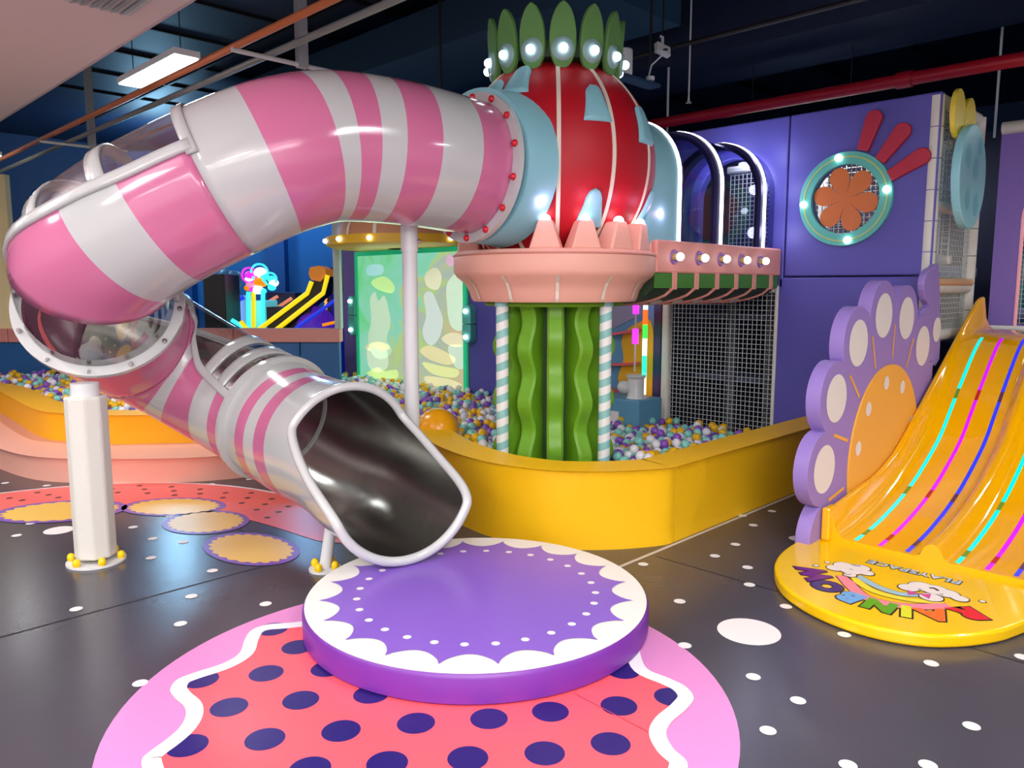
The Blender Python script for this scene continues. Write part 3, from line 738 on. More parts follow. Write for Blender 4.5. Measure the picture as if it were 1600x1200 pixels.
def tp(s, ph, r):
    c_, T, Nn, S_ = frame(s); return c_ + (S_ * cos(ph) + Nn * sin(ph)) * r
def s_px(ph, x, i0, i1):
    """arc length where the skin at angle ph meets picture column x"""
    lo, hi = th_s(i0), th_s(i1); return min((lo + (hi - lo) * i / 300 for i in range(301)), key=lambda q: abs(px(tp(q, ph, SR))[0] - x))
def tube_part(name, s0, s1, f0, f1, r, m, parent, stripes=None, ns=None, nf=48, thick=0., smooth=True):
    """stretch of the tube skin; stripes: list of (s_end, material index)"""
    full = abs(f1 - f0 - 2 * pi) < 1e-6
    cuts = [s0] + [q[0] for q in (stripes or []) if s0 < q[0] < s1] + [s1]; ss = []
    for u0, u1 in zip(cuts, cuts[1:]):
        m_ = max(1, int(math.ceil((u1 - u0) / .045))); ss += [u0 + (u1 - u0) * i / m_ for i in range(m_)]
    ss.append(s1); nn_ = nf if full else nf + 1; v, f, mi = [], [], []
    for s in ss:
        c_, T, Nn, S_ = frame(s)
        for j in range(nn_): ph = f0 + (f1 - f0) * j / nf; v.append(c_ + (S_ * cos(ph) + Nn * sin(ph)) * r)
    for i in range(len(ss) - 1):
        sm_ = (ss[i] + ss[i + 1]) / 2; q_ = 0
        for se, mm in (stripes or []):
            q_ = mm
            if sm_ < se: break
        for j in range(nf):
            f.append((i * nn_ + j, i * nn_ + (j + 1) % nn_, (i + 1) * nn_ + (j + 1) % nn_, (i + 1) * nn_ + j)); mi.append(q_)
    o_ = build(name, v, f, m, parent, smooth=True, mi=mi, fix=False)
    if thick:
        md = o_.modifiers.new('wall', 'SOLIDIFY'); md.thickness = thick; md.offset = 0
    return o_
def ring(name, s0, s1, r0, r1, m, parent, nf=56):
    v, f = [], []
    for s, r_ in ((s0, r0), (s0, r1), (s1, r1), (s1, r0)):
        c_, T, Nn, S_ = frame((s0 + s1) / 2); c_ = c_ + T * (s - (s0 + s1) / 2)
        for j in range(nf): ph = 2 * pi * j / nf; v.append(c_ + (S_ * cos(ph) + Nn * sin(ph)) * r_)
    for i in range(4):
        for j in range(nf): f.append((i * nf + j, i * nf + (j + 1) % nf, ((i + 1) % 4) * nf + (j + 1) % nf, ((i + 1) % 4) * nf + j))
    return sharp(build(name, v, f, m, parent), 40)
sl = thing('tube_slide', 'large pink and white striped spiral tube slide with steel exit', 'tube slide', (2.3, 3.6, 0))
PK, WH = 1, 0
TM = [white_tube, pink_tube]
FI, LO = R(20), R(176)                                       # the clear roof lies between these angles
W0, W1, FL = s_px(0, 312, 5, 7.5), th_s(8.35), th_s(9.1)
st_up = [(s_px(0, x, 1, 7), c_) for x, c_ in ((755, PK), (693, WH), (637, PK), (597, WH), (562, PK), (528, WH), (420, PK))] + [(W0, WH), (s_px(0, 200, 6, 8.5), PK), (s_px(0, 108, 7, 8.6), WH), (W1, PK), (W1 + 1, WH)]
tube_part('upper_tube', .0, W0, 0, 2 * pi, SR, TM, sl, st_up, thick=.012)
tube_part('upper_trough', W0, W1, LO, FI + 2 * pi, SR, TM, sl, st_up, thick=.012, nf=40)
tube_part('clear_roof', W0, W1, FI, LO, SR, acryl, sl, nf=20)
tube_part('clear_elbow', W1, FL, 0, 2 * pi, SR, acryl, sl)
def rail(name, s0, s1, ph, wd, r, m, parent, r2=None):
    return tube_part(name, s0, s1, ph - wd / r / 2, ph + wd / r / 2, r, m, parent, nf=3, thick=.03)
rail('roof_rail', W0 - .02, FL, FI, .055, SR + .012, white_tube, sl); rail('roof_rail', W0 - .02, FL, LO, .055, SR + .012, white_tube, sl)
def strap(s, wd, f0, f1, r, m, parent): return tube_part('roof_strap', s - wd / 2, s + wd / 2, f0, f1, r, m, parent, nf=24, thick=.016)
strap(W0 - .012, .05, FI - .12, LO + .12, SR + .014, white_tube, sl)
strap(s_px(FI, 156, 6, 8.3), .06, FI, LO, SR + .006, white_tube, sl); strap(s_px(FI, 48, 6.8, 8.6), .05, FI, LO, SR + .006, white_tube, sl)
strap(th_s(8.45), .045, FI, LO, SR + .006, white_tube, sl)
tube_part('inner_lining', .0, W0, 0, 2 * pi, SR - .014, mat('grey lining', (160, 160, 166), .5), sl)
# flange at the dome
fr_ = ring('dome_flange', -.02, .02, SR - .01, .450, white_tube, sl)
bolt_me = ball_me('bolt', .021, red_bolt, 12, 8)
for i in range(14):
    ph = 2 * pi * (i + .5) / 14; c_, T, Nn, S_ = frame(0.0)
    obj('bolt', bolt_me, fr_, c_ + (S_ * cos(ph) + Nn * sin(ph)) * .422 + T * .024)
v, f = [], []
cl = [(-.02, .458), (-.04, .464), (-.22, .474), (-.25, .482), (-.262, .470)]
for s, r_ in cl:
    for j in range(56): ph = 2 * pi * j / 56; v.append(Vector((3.27 - s, SB, 2.24)) + Vector((0, -cos(ph), sin(ph))) * r_)
for i in range(len(cl) - 1):
    for j in range(56): f.append((i * 56 + j, i * 56 + (j + 1) % 56, (i + 1) * 56 + (j + 1) % 56, (i + 1) * 56 + j))
v2 = [Vector((3.288, SB, 2.24)) + Vector((0, -cos(2 * pi * j / 56), sin(2 * pi * j / 56))) * r_ for r_ in (.38, .460) for j in range(56)]
f += [(len(v) + j, len(v) + (j + 1) % 56, len(v) + 56 + (j + 1) % 56, len(v) + 56 + j) for j in range(56)]
sharp(build('blue_collar', v + v2, f, skyblue, tw), 40)
# flange at the elbow
fr2 = ring('elbow_flange', FL - .016, FL + .016, SR - .005, SR + .052, white_tube, sl)
nut_me = mesh('nut', *tubes([([(0, 0, 0), (0, 0, .014)], .014), ([(0, 0, .014), (0, 0, .026)], .008)], .014, 8), chrome)
for i in range(12):
    ph = 2 * pi * (i + .2) / 12; c_, T, Nn, S_ = frame(FL)
    obj('nut', nut_me, fr2, c_ + (S_ * cos(ph) + Nn * sin(ph)) * (SR + .028) - T * .018, zto(-T))
# lower tube
PB = R(200)
X0_ = s_px(PB, 350, 11, 15)                                    # ring where the exit piece starts
LF, LH = R(30), R(152)
st_lo = [(s_px(PB, x, 9, 14), c_) for x, c_ in ((238, PK), (263, WH), (295, PK), (325, WH))] + [(X0_, PK)] + [(s_px(PB, x, 12, 16), c_) for x, c_ in ((369, WH), (383, PK), (400, WH), (418, PK))] + [(99, WH)]
S_TOP, S_BOT = s_px(R(90), 546, 13, 18), s_px(R(270), 636, 14, 19)
LS = th_s(10.35)
tube_part('lower_bend', FL, LS, 0, 2 * pi, SR, TM, sl, st_lo, thick=.012)
tube_part('lower_trough', LS, X0_, LH, LF + 2 * pi, SR, TM, sl, st_lo, nf=40, thick=.012)
tube_part('trough_lining', LS, X0_, LH, LF + 2 * pi, SR - .013, steel, sl, nf=40)
tube_part('clear_roof', LS, X0_, LF, LH, SR, acryl, sl, nf=20)
rail('roof_rail', LS, X0_, LH, .05, SR + .012, white_tube, sl); rail('roof_rail', LS, X0_, LF, .05, SR + .012, white_tube, sl)
for x_ in (300, 322, 343): strap(s_px(LH, x_, 9.5, 14), .11, LF, LH, SR + .006, white_tube, sl)
# exit piece: cut back at the top, long below
def send(ph):
    e_ = math.asin(max(-1, min(1, sin(ph)))); t_ = max(0, min(1, (R(32) - e_) / R(56))); t_ = t_ * t_ * (3 - 2 * t_)
    return S_TOP + (S_BOT - S_TOP) * t_ * (1 - .10 * max(0, -sin(ph)) ** 4 * 0)
def exit_skin(name, r, m, smx=None, stripes=None, nf=64, rows=None):
    rows = sorted(set([X0_ + .008 * 0] + [q[0] for q in stripes if X0_ < q[0] < X0_ + .9 * (S_TOP - X0_)] + [X0_ + (S_TOP - X0_) * i / 12 for i in range(11)])) if stripes else [X0_ + (S_TOP - X0_) * i / 12 for i in range(11)]
    sm0 = X0_ + .9 * (S_TOP - X0_); rows = [q for q in rows if q <= sm0] + [sm0 + .001]; v, f, mi = [], [], []
    for s in rows:
        for j in range(nf): v.append(tp(s, 2 * pi * j / nf, r))
    ext = 8
    for i in range(1, ext + 1):
        for j in range(nf):
            ph = 2 * pi * j / nf; v.append(tp(sm0 + (send(ph) - sm0) * i / ext, ph, r))
    tot = len(rows) + ext
    for i in range(tot - 1):
        sm_ = (rows[i] + rows[min(i + 1, len(rows) - 1)]) / 2 if i < len(rows) - 1 else 8; q_ = 0
        for se, mm in (stripes or []):
            q_ = mm
            if sm_ < se: break
        for j in range(nf): f.append((i * nf + j, i * nf + (j + 1) % nf, (i + 1) * nf + (j + 1) % nf, (i + 1) * nf + j)); mi.append(q_)
    return build(name, v, f, m, sl, smooth=True, mi=mi, fix=False)
exit_skin('exit_shell', RE, TM, stripes=[q for q in st_lo if q[0] > X0_])
exit_skin('exit_liner', RE - .014, steel)
closed_pipe('exit_lip', [tp(send(2 * pi * j / 128), 2 * pi * j / 128, RE - .004) for j in range(128)], .025, white_tube, sl, 10)
ring('exit_ring', X0_ - .03, X0_ + .0, RE - .02, SR + .03, white_tube, sl)
# supports: padded post, pole, stub post
pb = onD(132, 600, 4.13); pb.z = 0; t = thing('padded_post', 'thick white padded post under the tube slide elbow', 'post', (pb.x, pb.y, 0))
ez = (ctr(FL).z - SR - .045)
v = []; f = []
def prism8(c_, r_, z0, z1):
    return [(c_[0] + r_ * cos(2 * pi * (j + .5) / 8), c_[1] + r_ * sin(2 * pi * (j + .5) / 8), z) for z in (z0, z1) for j in range(8)], [tuple(reversed(range(8))), tuple(range(8, 16))] + [(j, (j + 1) % 8, (j + 1) % 8 + 8, j + 8) for j in range(8)]
vv, ff = prism8(pb, .107, .035, ez - .05); bevel(build('padding', vv, ff, white_pad, t), .012)
pipe('steel_core', [(pb.x, pb.y, ez - .06), (pb.x, pb.y, ez + .02)], .07, white_paint, t, 20)
yel_cap = mat('yellow cap', (250, 205, 0), .35)
def foot(p, r_, t, caps=6):
    lathe('base_plate', [(.001, .001), (r_, .001), (r_, .012), (.001, .014)], white_paint, t, (p.x, p.y), 32)
    cm = ball_me('bolt_cap', .021, yel_cap, 12, 8, 1.2)
    for i in range(caps):
        an = 2 * pi * i / caps + .45; obj('bolt_cap', cm, t, (p.x + (r_ - .022) * cos(an), p.y + (r_ - .022) * sin(an), .03))
foot(pb, .15, t)
pp = onD(640, 400, 4.76); t = thing('support_pole', 'slim white steel pole holding the upper tube slide', 'pole', (pp.x, pp.y, 0))
pz = min((ctr(i / 100) for i in range(200)), key=lambda q: (q.xy - pp.xy).length).z - SR
pipe('shaft', [(pp.x, pp.y, .01), (pp.x, pp.y, pz - .12)], .046, white_paint, t, 20)
pipe('sleeve', [(pp.x, pp.y, pz - .14), (pp.x, pp.y, pz + .01)], .052, white_paint, t, 20)
obj('bolt', nut_me, t, Vector((pp.x, pp.y, pz - .08)) + Vector((k, -k, 0)) * .05, zto((k, -k, 0)))
foot(pp, .12, t)
pe = onZ(508, 890); t = thing('stub_post', 'short white post with base plate under the slide exit', 'post', (pe.x, pe.y, 0))
pipe('shaft', [(pe.x, pe.y, .01), (pe.x + .05, pe.y, .26)], .032, white_paint, t, 16)
foot(pe, .085, t, 4)

# round padded landing disc
dc = XY(-.16, 3.40); DR, DH = .775, .125
ld = thing('landing_disc', 'round purple landing mat with white scalloped rim under the slide exit', 'mat', (dc.x, dc.y, 0))
lathe('side_band', [(DR - .01, .003), (DR, .012), (DR, DH - .02), (DR - .006, DH - .008), (DR - .012, DH - .002)], mat('deep purple vinyl', (108, 44, 150), .38), ld, (dc.x, dc.y), 96)
obj('white_rim', disc_me('white_rim', DR - .010, mat('white mat vinyl', (240, 238, 230), .32, bump=.05, bscale=6), 96), ld, (dc.x, dc.y, DH - .002))
pts = []
for i in range(360):
    an = 2 * pi * i / 360; u = abs(sin(an * 10)) ** .62; pts.append(((.705 - .088 * u) * cos(an), (.705 - .088 * u) * sin(an)))
build('purple_print', [(dc.x + x, dc.y + y, DH + .0005) for x, y in pts], [tuple(range(360))], mat('violet mat vinyl', (132, 94, 196), .28, bump=.06, bscale=6), ld)
dm = disc_me('print_dot', .017, offwhite, 20)
for i in range(28):
    an = 2 * pi * (i + .3) / 28; obj('print_dot', dm, ld, (dc.x + .54 * cos(an), dc.y + .54 * sin(an), DH + .0014))

# ================================================================== SCREEN AND CANOPY ON THE FAR PART OF THE WALL
def screen_mat():
    m = bpy.data.materials.new('lit projection'); m.use_nodes = True; nt = m.node_tree; nt.nodes.clear()
    out = nt.nodes.new('ShaderNodeOutputMaterial'); em = nt.nodes.new('ShaderNodeEmission'); em.inputs[1].default_value = 1.0
    tc = nt.nodes.new('ShaderNodeTexCoord'); n1 = nt.nodes.new('ShaderNodeTexNoise'); n1.inputs['Scale'].default_value = 1.7; n1.inputs['Detail'].default_value = 2.5; n1.inputs['Distortion'].default_value = 1.2
    nt.links.new(tc.outputs['Object'], n1.inputs['Vector'])
    sx = nt.nodes.new('ShaderNodeSeparateXYZ'); nt.links.new(tc.outputs['Object'], sx.inputs[0])
    # Object y runs along the wall (6.9 .. 9.1), z up (.25 .. 1.9)
    m1 = nt.nodes.new('ShaderNodeMath'); m1.operation = 'MULTIPLY_ADD'; m1.inputs[1].default_value = .30; m1.inputs[2].default_value = -2.05
    nt.links.new(sx.outputs['Y'], m1.inputs[0])
    m2 = nt.nodes.new('ShaderNodeMath'); m2.operation = 'MULTIPLY_ADD'; m2.inputs[1].default_value = .18; nt.links.new(sx.outputs['Z'], m2.inputs[0]); nt.links.new(m1.outputs[0], m2.inputs[2])
    m3 = nt.nodes.new('ShaderNodeMath'); m3.operation = 'MULTIPLY_ADD'; m3.inputs[1].default_value = .9; m3.inputs[2].default_value = -.45; nt.links.new(n1.outputs['Fac'], m3.inputs[0])
    m4 = nt.nodes.new('ShaderNodeMath'); m4.operation = 'ADD'; nt.links.new(m2.outputs[0], m4.inputs[0]); nt.links.new(m3.outputs[0], m4.inputs[1])
    cr = nt.nodes.new('ShaderNodeValToRGB'); el = cr.color_ramp.elements
    el[0].position = .0; el[0].color = (*lin((236, 214, 170)), 1); el[1].position = 1; el[1].color = (*lin((120, 236, 150)), 1)
    for p_, c_ in ((.22, (214, 224, 168)), (.40, (196, 214, 204)), (.52, (206, 236, 150)), (.66, (160, 240, 214)), (.84, (150, 240, 190))):
        e_ = el.new(p_); e_.color = (*lin(c_), 1)
    nt.links.new(m4.outputs[0], cr.inputs[0]); nt.links.new(cr.outputs[0], em.inputs[0]); nt.links.new(em.outputs[0], out.inputs[0])
    return m
def emat(name, rgb, st=1.): return mat(name, rgb, .5, emit=st)
SB0, SB1, SZ0, SZ1 = 6.93, 9.12, .24, 1.93
scn = thing('projection_screen', 'bright pastel green projection screen with teal frame on the far wall', 'screen', (WA, 8, .24))
box('panel', (WA - .03, SB0, SZ0), (WA - .005, SB1, SZ1), screen_mat(), scn)
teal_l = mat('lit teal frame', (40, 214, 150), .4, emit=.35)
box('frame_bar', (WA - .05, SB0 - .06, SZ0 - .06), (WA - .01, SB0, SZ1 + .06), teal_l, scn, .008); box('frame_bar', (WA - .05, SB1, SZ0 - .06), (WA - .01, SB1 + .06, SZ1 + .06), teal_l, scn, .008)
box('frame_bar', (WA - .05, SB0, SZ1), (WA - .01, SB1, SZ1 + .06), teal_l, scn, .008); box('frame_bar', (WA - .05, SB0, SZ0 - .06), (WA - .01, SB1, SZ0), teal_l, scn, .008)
def blob(pts, rgb, nm, d=.032):
    pol = smooth_poly([tuple(onA(x, y, WA - d).yz) for x, y in pts], 4)
    build('picture_shape', [(WA - d, u, v_) for u, v_ in pol], [tuple(range(len(pol)))], emat(nm, tuple(int(.55 * c + .45 * d) for c, d in zip(rgb, (190, 228, 190))), 1.), scn)
blob([(578, 468), (586, 456), (591, 470), (600, 462), (606, 478), (610, 505), (604, 530), (612, 548), (600, 560), (584, 556), (575, 530), (580, 500)], (180, 200, 176), 'shape grey green')
blob([(574, 546), (590, 540), (604, 548), (606, 572), (592, 582), (577, 574)], (200, 206, 186), 'shape pot')
blob([(572, 540), (590, 534), (608, 540), (604, 547), (576, 548)], (230, 186, 150), 'shape rose')
blob([(656, 548), (672, 540), (700, 552), (712, 562), (700, 570), (672, 562)], (236, 190, 130), 'shape peach')
blob([(660, 566), (690, 572), (716, 578), (710, 590), (676, 584)], (232, 214, 120), 'shape straw')
blob([(664, 588), (700, 592), (722, 602), (700, 606), (670, 600)], (238, 196, 140), 'shape apricot')
blob([(690, 530), (704, 520), (722, 524), (728, 538), (708, 542)], (244, 202, 164), 'shape cream')
blob([(700, 542), (726, 542), (728, 572), (712, 574)], (196, 206, 196), 'shape stone')
blob([(572, 584), (590, 574), (600, 580), (620, 578), (618, 592), (580, 590)], (214, 232, 110), 'shape lime')
blob([(580, 440), (600, 432), (616, 446), (612, 458), (590, 452)], (190, 240, 120), 'shape leaf')
blob([(700, 398), (709, 402), (710, 412), (702, 416), (697, 408)], (244, 140, 220), 'shape pink')
blob([(575, 415), (597, 414), (597, 428), (575, 430)], (140, 210, 240), 'shape sky')
blob([(662, 462), (674, 456), (684, 476), (692, 500), (686, 528), (672, 540), (660, 520), (666, 492)], (202, 196, 214), 'shape mauve')
blob([(664, 430), (680, 418), (690, 432), (684, 452), (668, 448)], (232, 208, 180), 'shape sand')
blob([(700, 440), (724, 424), (728, 470), (722, 515), (704, 508), (698, 470)], (206, 222, 206), 'shape mist')
area('screen_glow', (WA - .12, 8.0, 1.1), 1.5, 2.0, 9, (.7, 1, .8), (0, R(90), 0))
cnp = thing('wall_canopy', 'round tan canopy with yellow bulb band above the projection screen', 'canopy', (WA, 8.0, 1.95))
CB_ = 7.95
yel_band = mat('mustard band', (232, 178, 30), .45); lime_u = mat('lime underside', (190, 190, 40), .5)
lathe('yellow_band', [(.3, 1.99), (.98, 1.99), (1.06, 2.02), (1.06, 2.12), (.9, 2.13)], [yel_band], cnp, (WA, CB_), 32, pi / 2, 1.5 * pi)
lathe('tan_dome', [(.95, 2.12), (.93, 2.22), (.86, 2.36), (.7, 2.52), (.4, 2.64), (.01, 2.68)], brown, cnp, (WA, CB_), 32, pi / 2, 1.5 * pi)
for i in range(7):
    an = pi / 2 + pi * (i + .5) / 7
    v = [Vector((WA, CB_, z)) + Vector((cos(an + s_), sin(an + s_), 0)) * (r_ + .008) for r_, z in [(.945, 2.13), (.93, 2.22), (.86, 2.36), (.7, 2.52)] for s_ in (-.025, .025)]
    build('dome_stripe', v, [(2 * j, 2 * j + 1, 2 * j + 3, 2 * j + 2) for j in range(3)], cream, cnp)
    obj('bulb', bulb_me, cnp, (WA + 1.075 * cos(an), CB_ + 1.075 * sin(an), 2.07))
for x, y0, y1, lb in ((557, 462, 523, 'left'), (738, 476, 536, 'right')):
    p, q = onA(x, y0, WA), onA(x, y1, WA); r_ = .075
    t = thing('lamp_bar', 'teal rounded bar with two bulbs at the %s edge of the projection screen' % lb, 'wall lamp', (WA, p.y, q.z))
    z0, z1 = q.z + r_, p.z - r_
    for zz0, zz1, sg in (((z0 + z1) / 2 + .004, z1, 1), (z0, (z0 + z1) / 2 - .004, -1)):
        cap = [(p.y + r_ * cos(pi * i / 12), zz1 + r_ * sin(pi * i / 12)) for i in range(13)] + [(p.y - r_, zz0), (p.y + r_, zz0)] if sg > 0 else \
              [(p.y + r_, zz1), (p.y - r_, zz1)] + [(p.y - r_ * cos(pi * i / 12), zz0 - r_ * sin(pi * i / 12)) for i in range(13)]
        extrude('bar_half', cap, wto, -.10, -.001, teal_f, t, .008)
    for zz in (z0, z1): obj('bulb', bulb_me, t, (WA - .115, p.y, zz))

# pedestal with LED column behind the candy pole
pc = onA(983, 655, 5.75); t = thing('blue_pedestal', 'blue padded pedestal with white cylinder in the ball pit right of the column', 'pedestal', (5.75, pc.y, .1))
bl = mat('pedestal blue', (92, 152, 184), .5)
box('block', (5.62, pc.y - .20, .05), (5.98, pc.y + .30, .50), bl, t, .012)
box('white_label', (5.612, pc.y + .02, .28), (5.62, pc.y + .17, .38), offwhite, t)
lathe('white_cylinder', [(.001, .50), (.085, .50), (.075, .52), (.075, .68), (.09, .70), (.09, .715), (.001, .72)], white_paint, t, (5.76, pc.y - .06), 28)
obj('knob', ball_me('knob', .06, white_paint, 16, 10), t, (5.70, pc.y + .03, .60))
lc = thing('led_column', 'glowing rainbow light tube standing behind the blue pedestal', 'light tube', (6.0, 4.35, .5))
pq = onA(1007, 560, 6.02)
zz = .5
for i, (h_, c_) in enumerate([(.16, (255, 190, 170)), (.05, (60, 230, 240)), (.16, (30, 240, 150)), (.16, (255, 255, 255)), (.13, (40, 230, 60)), (.14, (255, 80, 20)), (.17, (255, 255, 255)), (.12, (255, 60, 90))]):
    v, f = tubes([([(6.02, pq.y, zz), (6.02, pq.y, zz + h_)], .022)], .022, 12); build('tube_segment', v, f, mat('led %d' % i, c_, .4, emit=3.2), lc); zz += h_
lm = thing('magenta_tube', 'thin hanging light tube with magenta blocks beside the rainbow light', 'light tube', (5.95, 4.5, .7))
pq = onA(992, 560, 5.95)
pipe('stem', [(5.95, pq.y, .72), (5.95, pq.y, 1.46)], .008, white_paint, lm, 8)
for z0, z1 in ((.98, 1.12), (1.26, 1.42)):
    v, f = tubes([([(5.95, pq.y, z0), (5.95, pq.y, z1)], .03)], .03, 14); build('light_block', v, f, mat('magenta led', (220, 60, 255), .4, emit=1.6), lm)

# ================================================================== ROUND WINDOW WITH FLOWER
rw = thing('round_window', 'round teal framed window with orange flower and red feathers on purple wall', 'window', (WA, RC, RZ))
def wring(name, r0, r1, d0, d1, m_, parent, n=64):
    v = [wto(RC + r_ * cos(2 * pi * i / n), RZ + r_ * sin(2 * pi * i / n), d_) for r_, d_ in ((r0, d0), (r0, d1), (r1, d1), (r1, d0)) for i in range(n)]
    f = [(q * n + i, q * n + (i + 1) % n, ((q + 1) % 4) * n + (i + 1) % n, ((q + 1) % 4) * n + i) for q in range(4) for i in range(n)]
    return sharp(build(name, v, f, m_, parent), 40)
wring('frame_ring', .262, RR, -.035, .0, teal_f, rw); wring('yellow_inlay', .312, .322, -.039, -.03, mat('inlay yellow', (190, 200, 110), .4), rw)
obj('pane', mesh('pane', [wto(RC + .265 * cos(2 * pi * i / 48), RZ + .265 * sin(2 * pi * i / 48), .01) for i in range(48)], [tuple(range(48))], acryl), rw)
pts = []
for i in range(240):
    an = 2 * pi * i / 240; u = abs(cos((an - R(12)) * 3)); pts.append((RC + (.05 + .20 * u ** .33) * cos(an), RZ + (.05 + .20 * u ** .33) * sin(an)))
extrude('orange_flower', pts, wto, -.012, -.002, mat('burnt orange acrylic', (206, 112, 54), .35), rw)
for an in (80, 172, 262, -4): obj('bulb', bulb_me, rw, wto(RC + .317 * cos(R(an)), RZ + .317 * sin(R(an)), -.045))
crim = mat('crimson felt', (176, 34, 62), .55)
for (x0, y0), (x1, y1) in (((1350, 236), (1368, 186)), ((1377, 252), (1412, 206)), ((1392, 276), (1442, 245))):
    p, q = onA(x0, y0, WA), onA(x1, y1, WA); p, q = Vector((p.y, p.z)), Vector((q.y, q.z)); d = (q - p).normalized(); n_ = Vector((-d.y, d.x))
    w0, w1 = .042, .062
    pol = [p + n_ * w0, q + n_ * w1] + [q + n_ * w1 * cos(a_) + d * w1 * sin(a_) for a_ in [pi * i / 12 for i in range(1, 12)]] + [q - n_ * w1, p - n_ * w0]
    extrude('feather', [tuple(t_) for t_ in pol], wto, -.045, -.002, crim, rw, .008)
t = thing('net_panel', 'white net stretched behind the round flower window', 'net', (WA + .5, RC, RZ))
nn = net('mesh', (WA + .5, 1.9, 1.75), (0, 1.0, 0), (0, 0, 1.0), 22, 22, .004, net_m, t); nn['kind'] = 'stuff'
box('frame', (WA + .48, 1.88, 1.68), (WA + .56, 2.95, 1.75), white_pad, t, .015)

# ================================================================== FLOWER SIDE PANEL
FB0, FB1 = 1.80, 1.885
def fto(u, v_, d): return (u, d, v_)
FCx, FCz, FRp, FRr, FN = 5.25, .41, .93, .218, 14
def flower_outline(clipa=None, zmin=.004):
    pts = []
    for i in range(560):
        an = 2 * pi * i / 560; dl = (an - R(99)) % (2 * pi / FN); dl = min(dl, 2 * pi / FN - dl)
        r_ = FRp * cos(dl) + sqrt(max(1e-4, FRr ** 2 - (FRp * sin(dl)) ** 2)); u, v_ = min(6.13, FCx + r_ * cos(an)), FCz + r_ * sin(an)
        pts.append((u, v_))
    top = [q for q in pts if q[1] > zmin]
    i0 = next(i for i in range(len(pts)) if pts[i][1] > zmin and pts[i - 1][1] <= zmin); pts = pts[i0:] + pts[:i0]
    run = []
    for q in pts:
        if q[1] <= zmin: break
        run.append(q)
    return [(run[0][0], zmin)] + run + [(run[-1][0], zmin)]
fl = thing('flower_panel', 'thick lilac flower shaped side panel with white spots beside the yellow slide', 'flower panel', (5.0, 1.85, 0))
extrude('flower_pad', flower_outline(), fto, FB0, FB1, lilac, fl, .014)
for i in range(FN):
    an = R(99) + i * 2 * pi / FN; u, v_ = FCx + FRp * cos(an), FCz + FRp * sin(an)
    if v_ < .08 or u > 6.05: continue
    build('white_spot', [fto(p, q, FB0 - .002) for p, q in circle2(u, v_, .14, 36)], [tuple(range(36))], offwhite, fl)
    an2 = an + pi / FN; p0, p1 = (FCx + .64 * cos(an2), FCz + .64 * sin(an2)), (FCx + .86 * cos(an2), FCz + .86 * sin(an2)); nx, nz = -sin(an2) * .010, cos(an2) * .010
    if min(p0[1], p1[1]) > .02: build('petal_line', [fto(p0[0] + nx, p0[1] + nz, FB0 - .002), fto(p0[0] - nx, p0[1] - nz, FB0 - .002), fto(p1[0] - nx, p1[1] - nz, FB0 - .002), fto(p1[0] + nx, p1[1] + nz, FB0 - .002)], [(0, 1, 2, 3)], orange_p, fl)
co = [(FCx + .60 * cos(2 * pi * i / 72), max(.01, FCz + .60 * sin(2 * pi * i / 72))) for i in range(72)]
extrude('orange_centre', co, fto, FB0 - .012, FB0 - .001, orange_p, fl)
for an in (62, 98, 166, 20, 135): build('centre_spot', [fto(p, q, FB0 - .014) for p, q in circle2(FCx + .49 * cos(R(an)), FCz + .49 * sin(R(an)), .045, 24)], [tuple(range(24))], offwhite, fl)
# lobed corner pad behind it
fp = thing('lobed_corner_pad', 'small lilac lobed pad on the wall corner behind the flower panel', 'pad', (6.3, 1.75, 1.1))
lob = [tuple(onB(x, y, 1.80).xz) for x, y in ((1471, 424), (1462, 418), (1452, 425), (1447, 445), (1450, 468), (1456, 478), (1446, 484), (1438, 500), (1434, 525), (1436, 545), (1448, 562), (1471, 562))]
extrude('pad', smooth_poly(lob, 3), fto, 1.812, 1.86, lilac, fp, .012)
s_ = onB(1468, 515, 1.798); build('white_spot', [fto(p, q, 1.809) for p, q in circle2(s_.x - .02, s_.z, .09, 24)], [tuple(range(24))], offwhite, fp)

# ================================================================== YELLOW WAVE SLIDE
bed = [(4.32, .085), (4.62, .11), (4.93, .165), (5.14, .22), (5.37, .30), (5.73, .475), (5.96, .66), (6.2, .86), (6.45, 1.05), (6.65, 1.14), (6.85, 1.165), (7.15, 1.17)]
rai = [(4.32, .235), (4.5, .265), (4.93, .31), (5.2, .37), (5.46, .475), (6.05, .83), (6.4, 1.04), (6.72, 1.23), (6.95, 1.36), (7.08, 1.42), (7.15, 1.43)]
def lerp(tab, x):
    for (x0, y0), (x1, y1) in zip(tab, tab[1:]):
        if x <= x1: t_ = max(0, min(1, (x - x0) / (x1 - x0))); return y0 + (y1 - y0) * t_
    return tab[-1][1]
bed_s = smooth_poly(bed, 6, False); rai_s = smooth_poly(rai, 6, False)
def cross(a_):
    zb, zr = lerp(bed_s, a_), lerp(rai_s, a_); g = max(.02, zr - zb)
    return [(1.785, zb - .08), (1.785, zr - .012), (1.775, zr), (1.755, zr), (1.745, zr - .012), (1.725, zb + g * .35), (1.70, zb + g * .12), (1.665, zb), (1.30, zb), (1.275, zb + .012), (1.255, zb + .055), (1.235, zb + .075), (1.215, zb + .08),
            (1.195, zb + .075), (1.175, zb + .055), (1.155, zb + .012), (1.13, zb), (.775, zb), (.74, zb + g * .12), (.715, zb + g * .35), (.695, zr - .012), (.685, zr), (.665, zr), (.655, zr - .012), (.655, zb - .08)]
ys = thing('wave_slide', 'wide glossy yellow two lane slide with coloured light strips', 'slide', (5.5, 1.22, 0))
aa = [4.33 + (7.14 - 4.33) * i / 56 for i in range(57)]; v, f = [], []
for a_ in aa: v += [(a_, b_, z) for b_, z in cross(a_)]
q = len(cross(5))
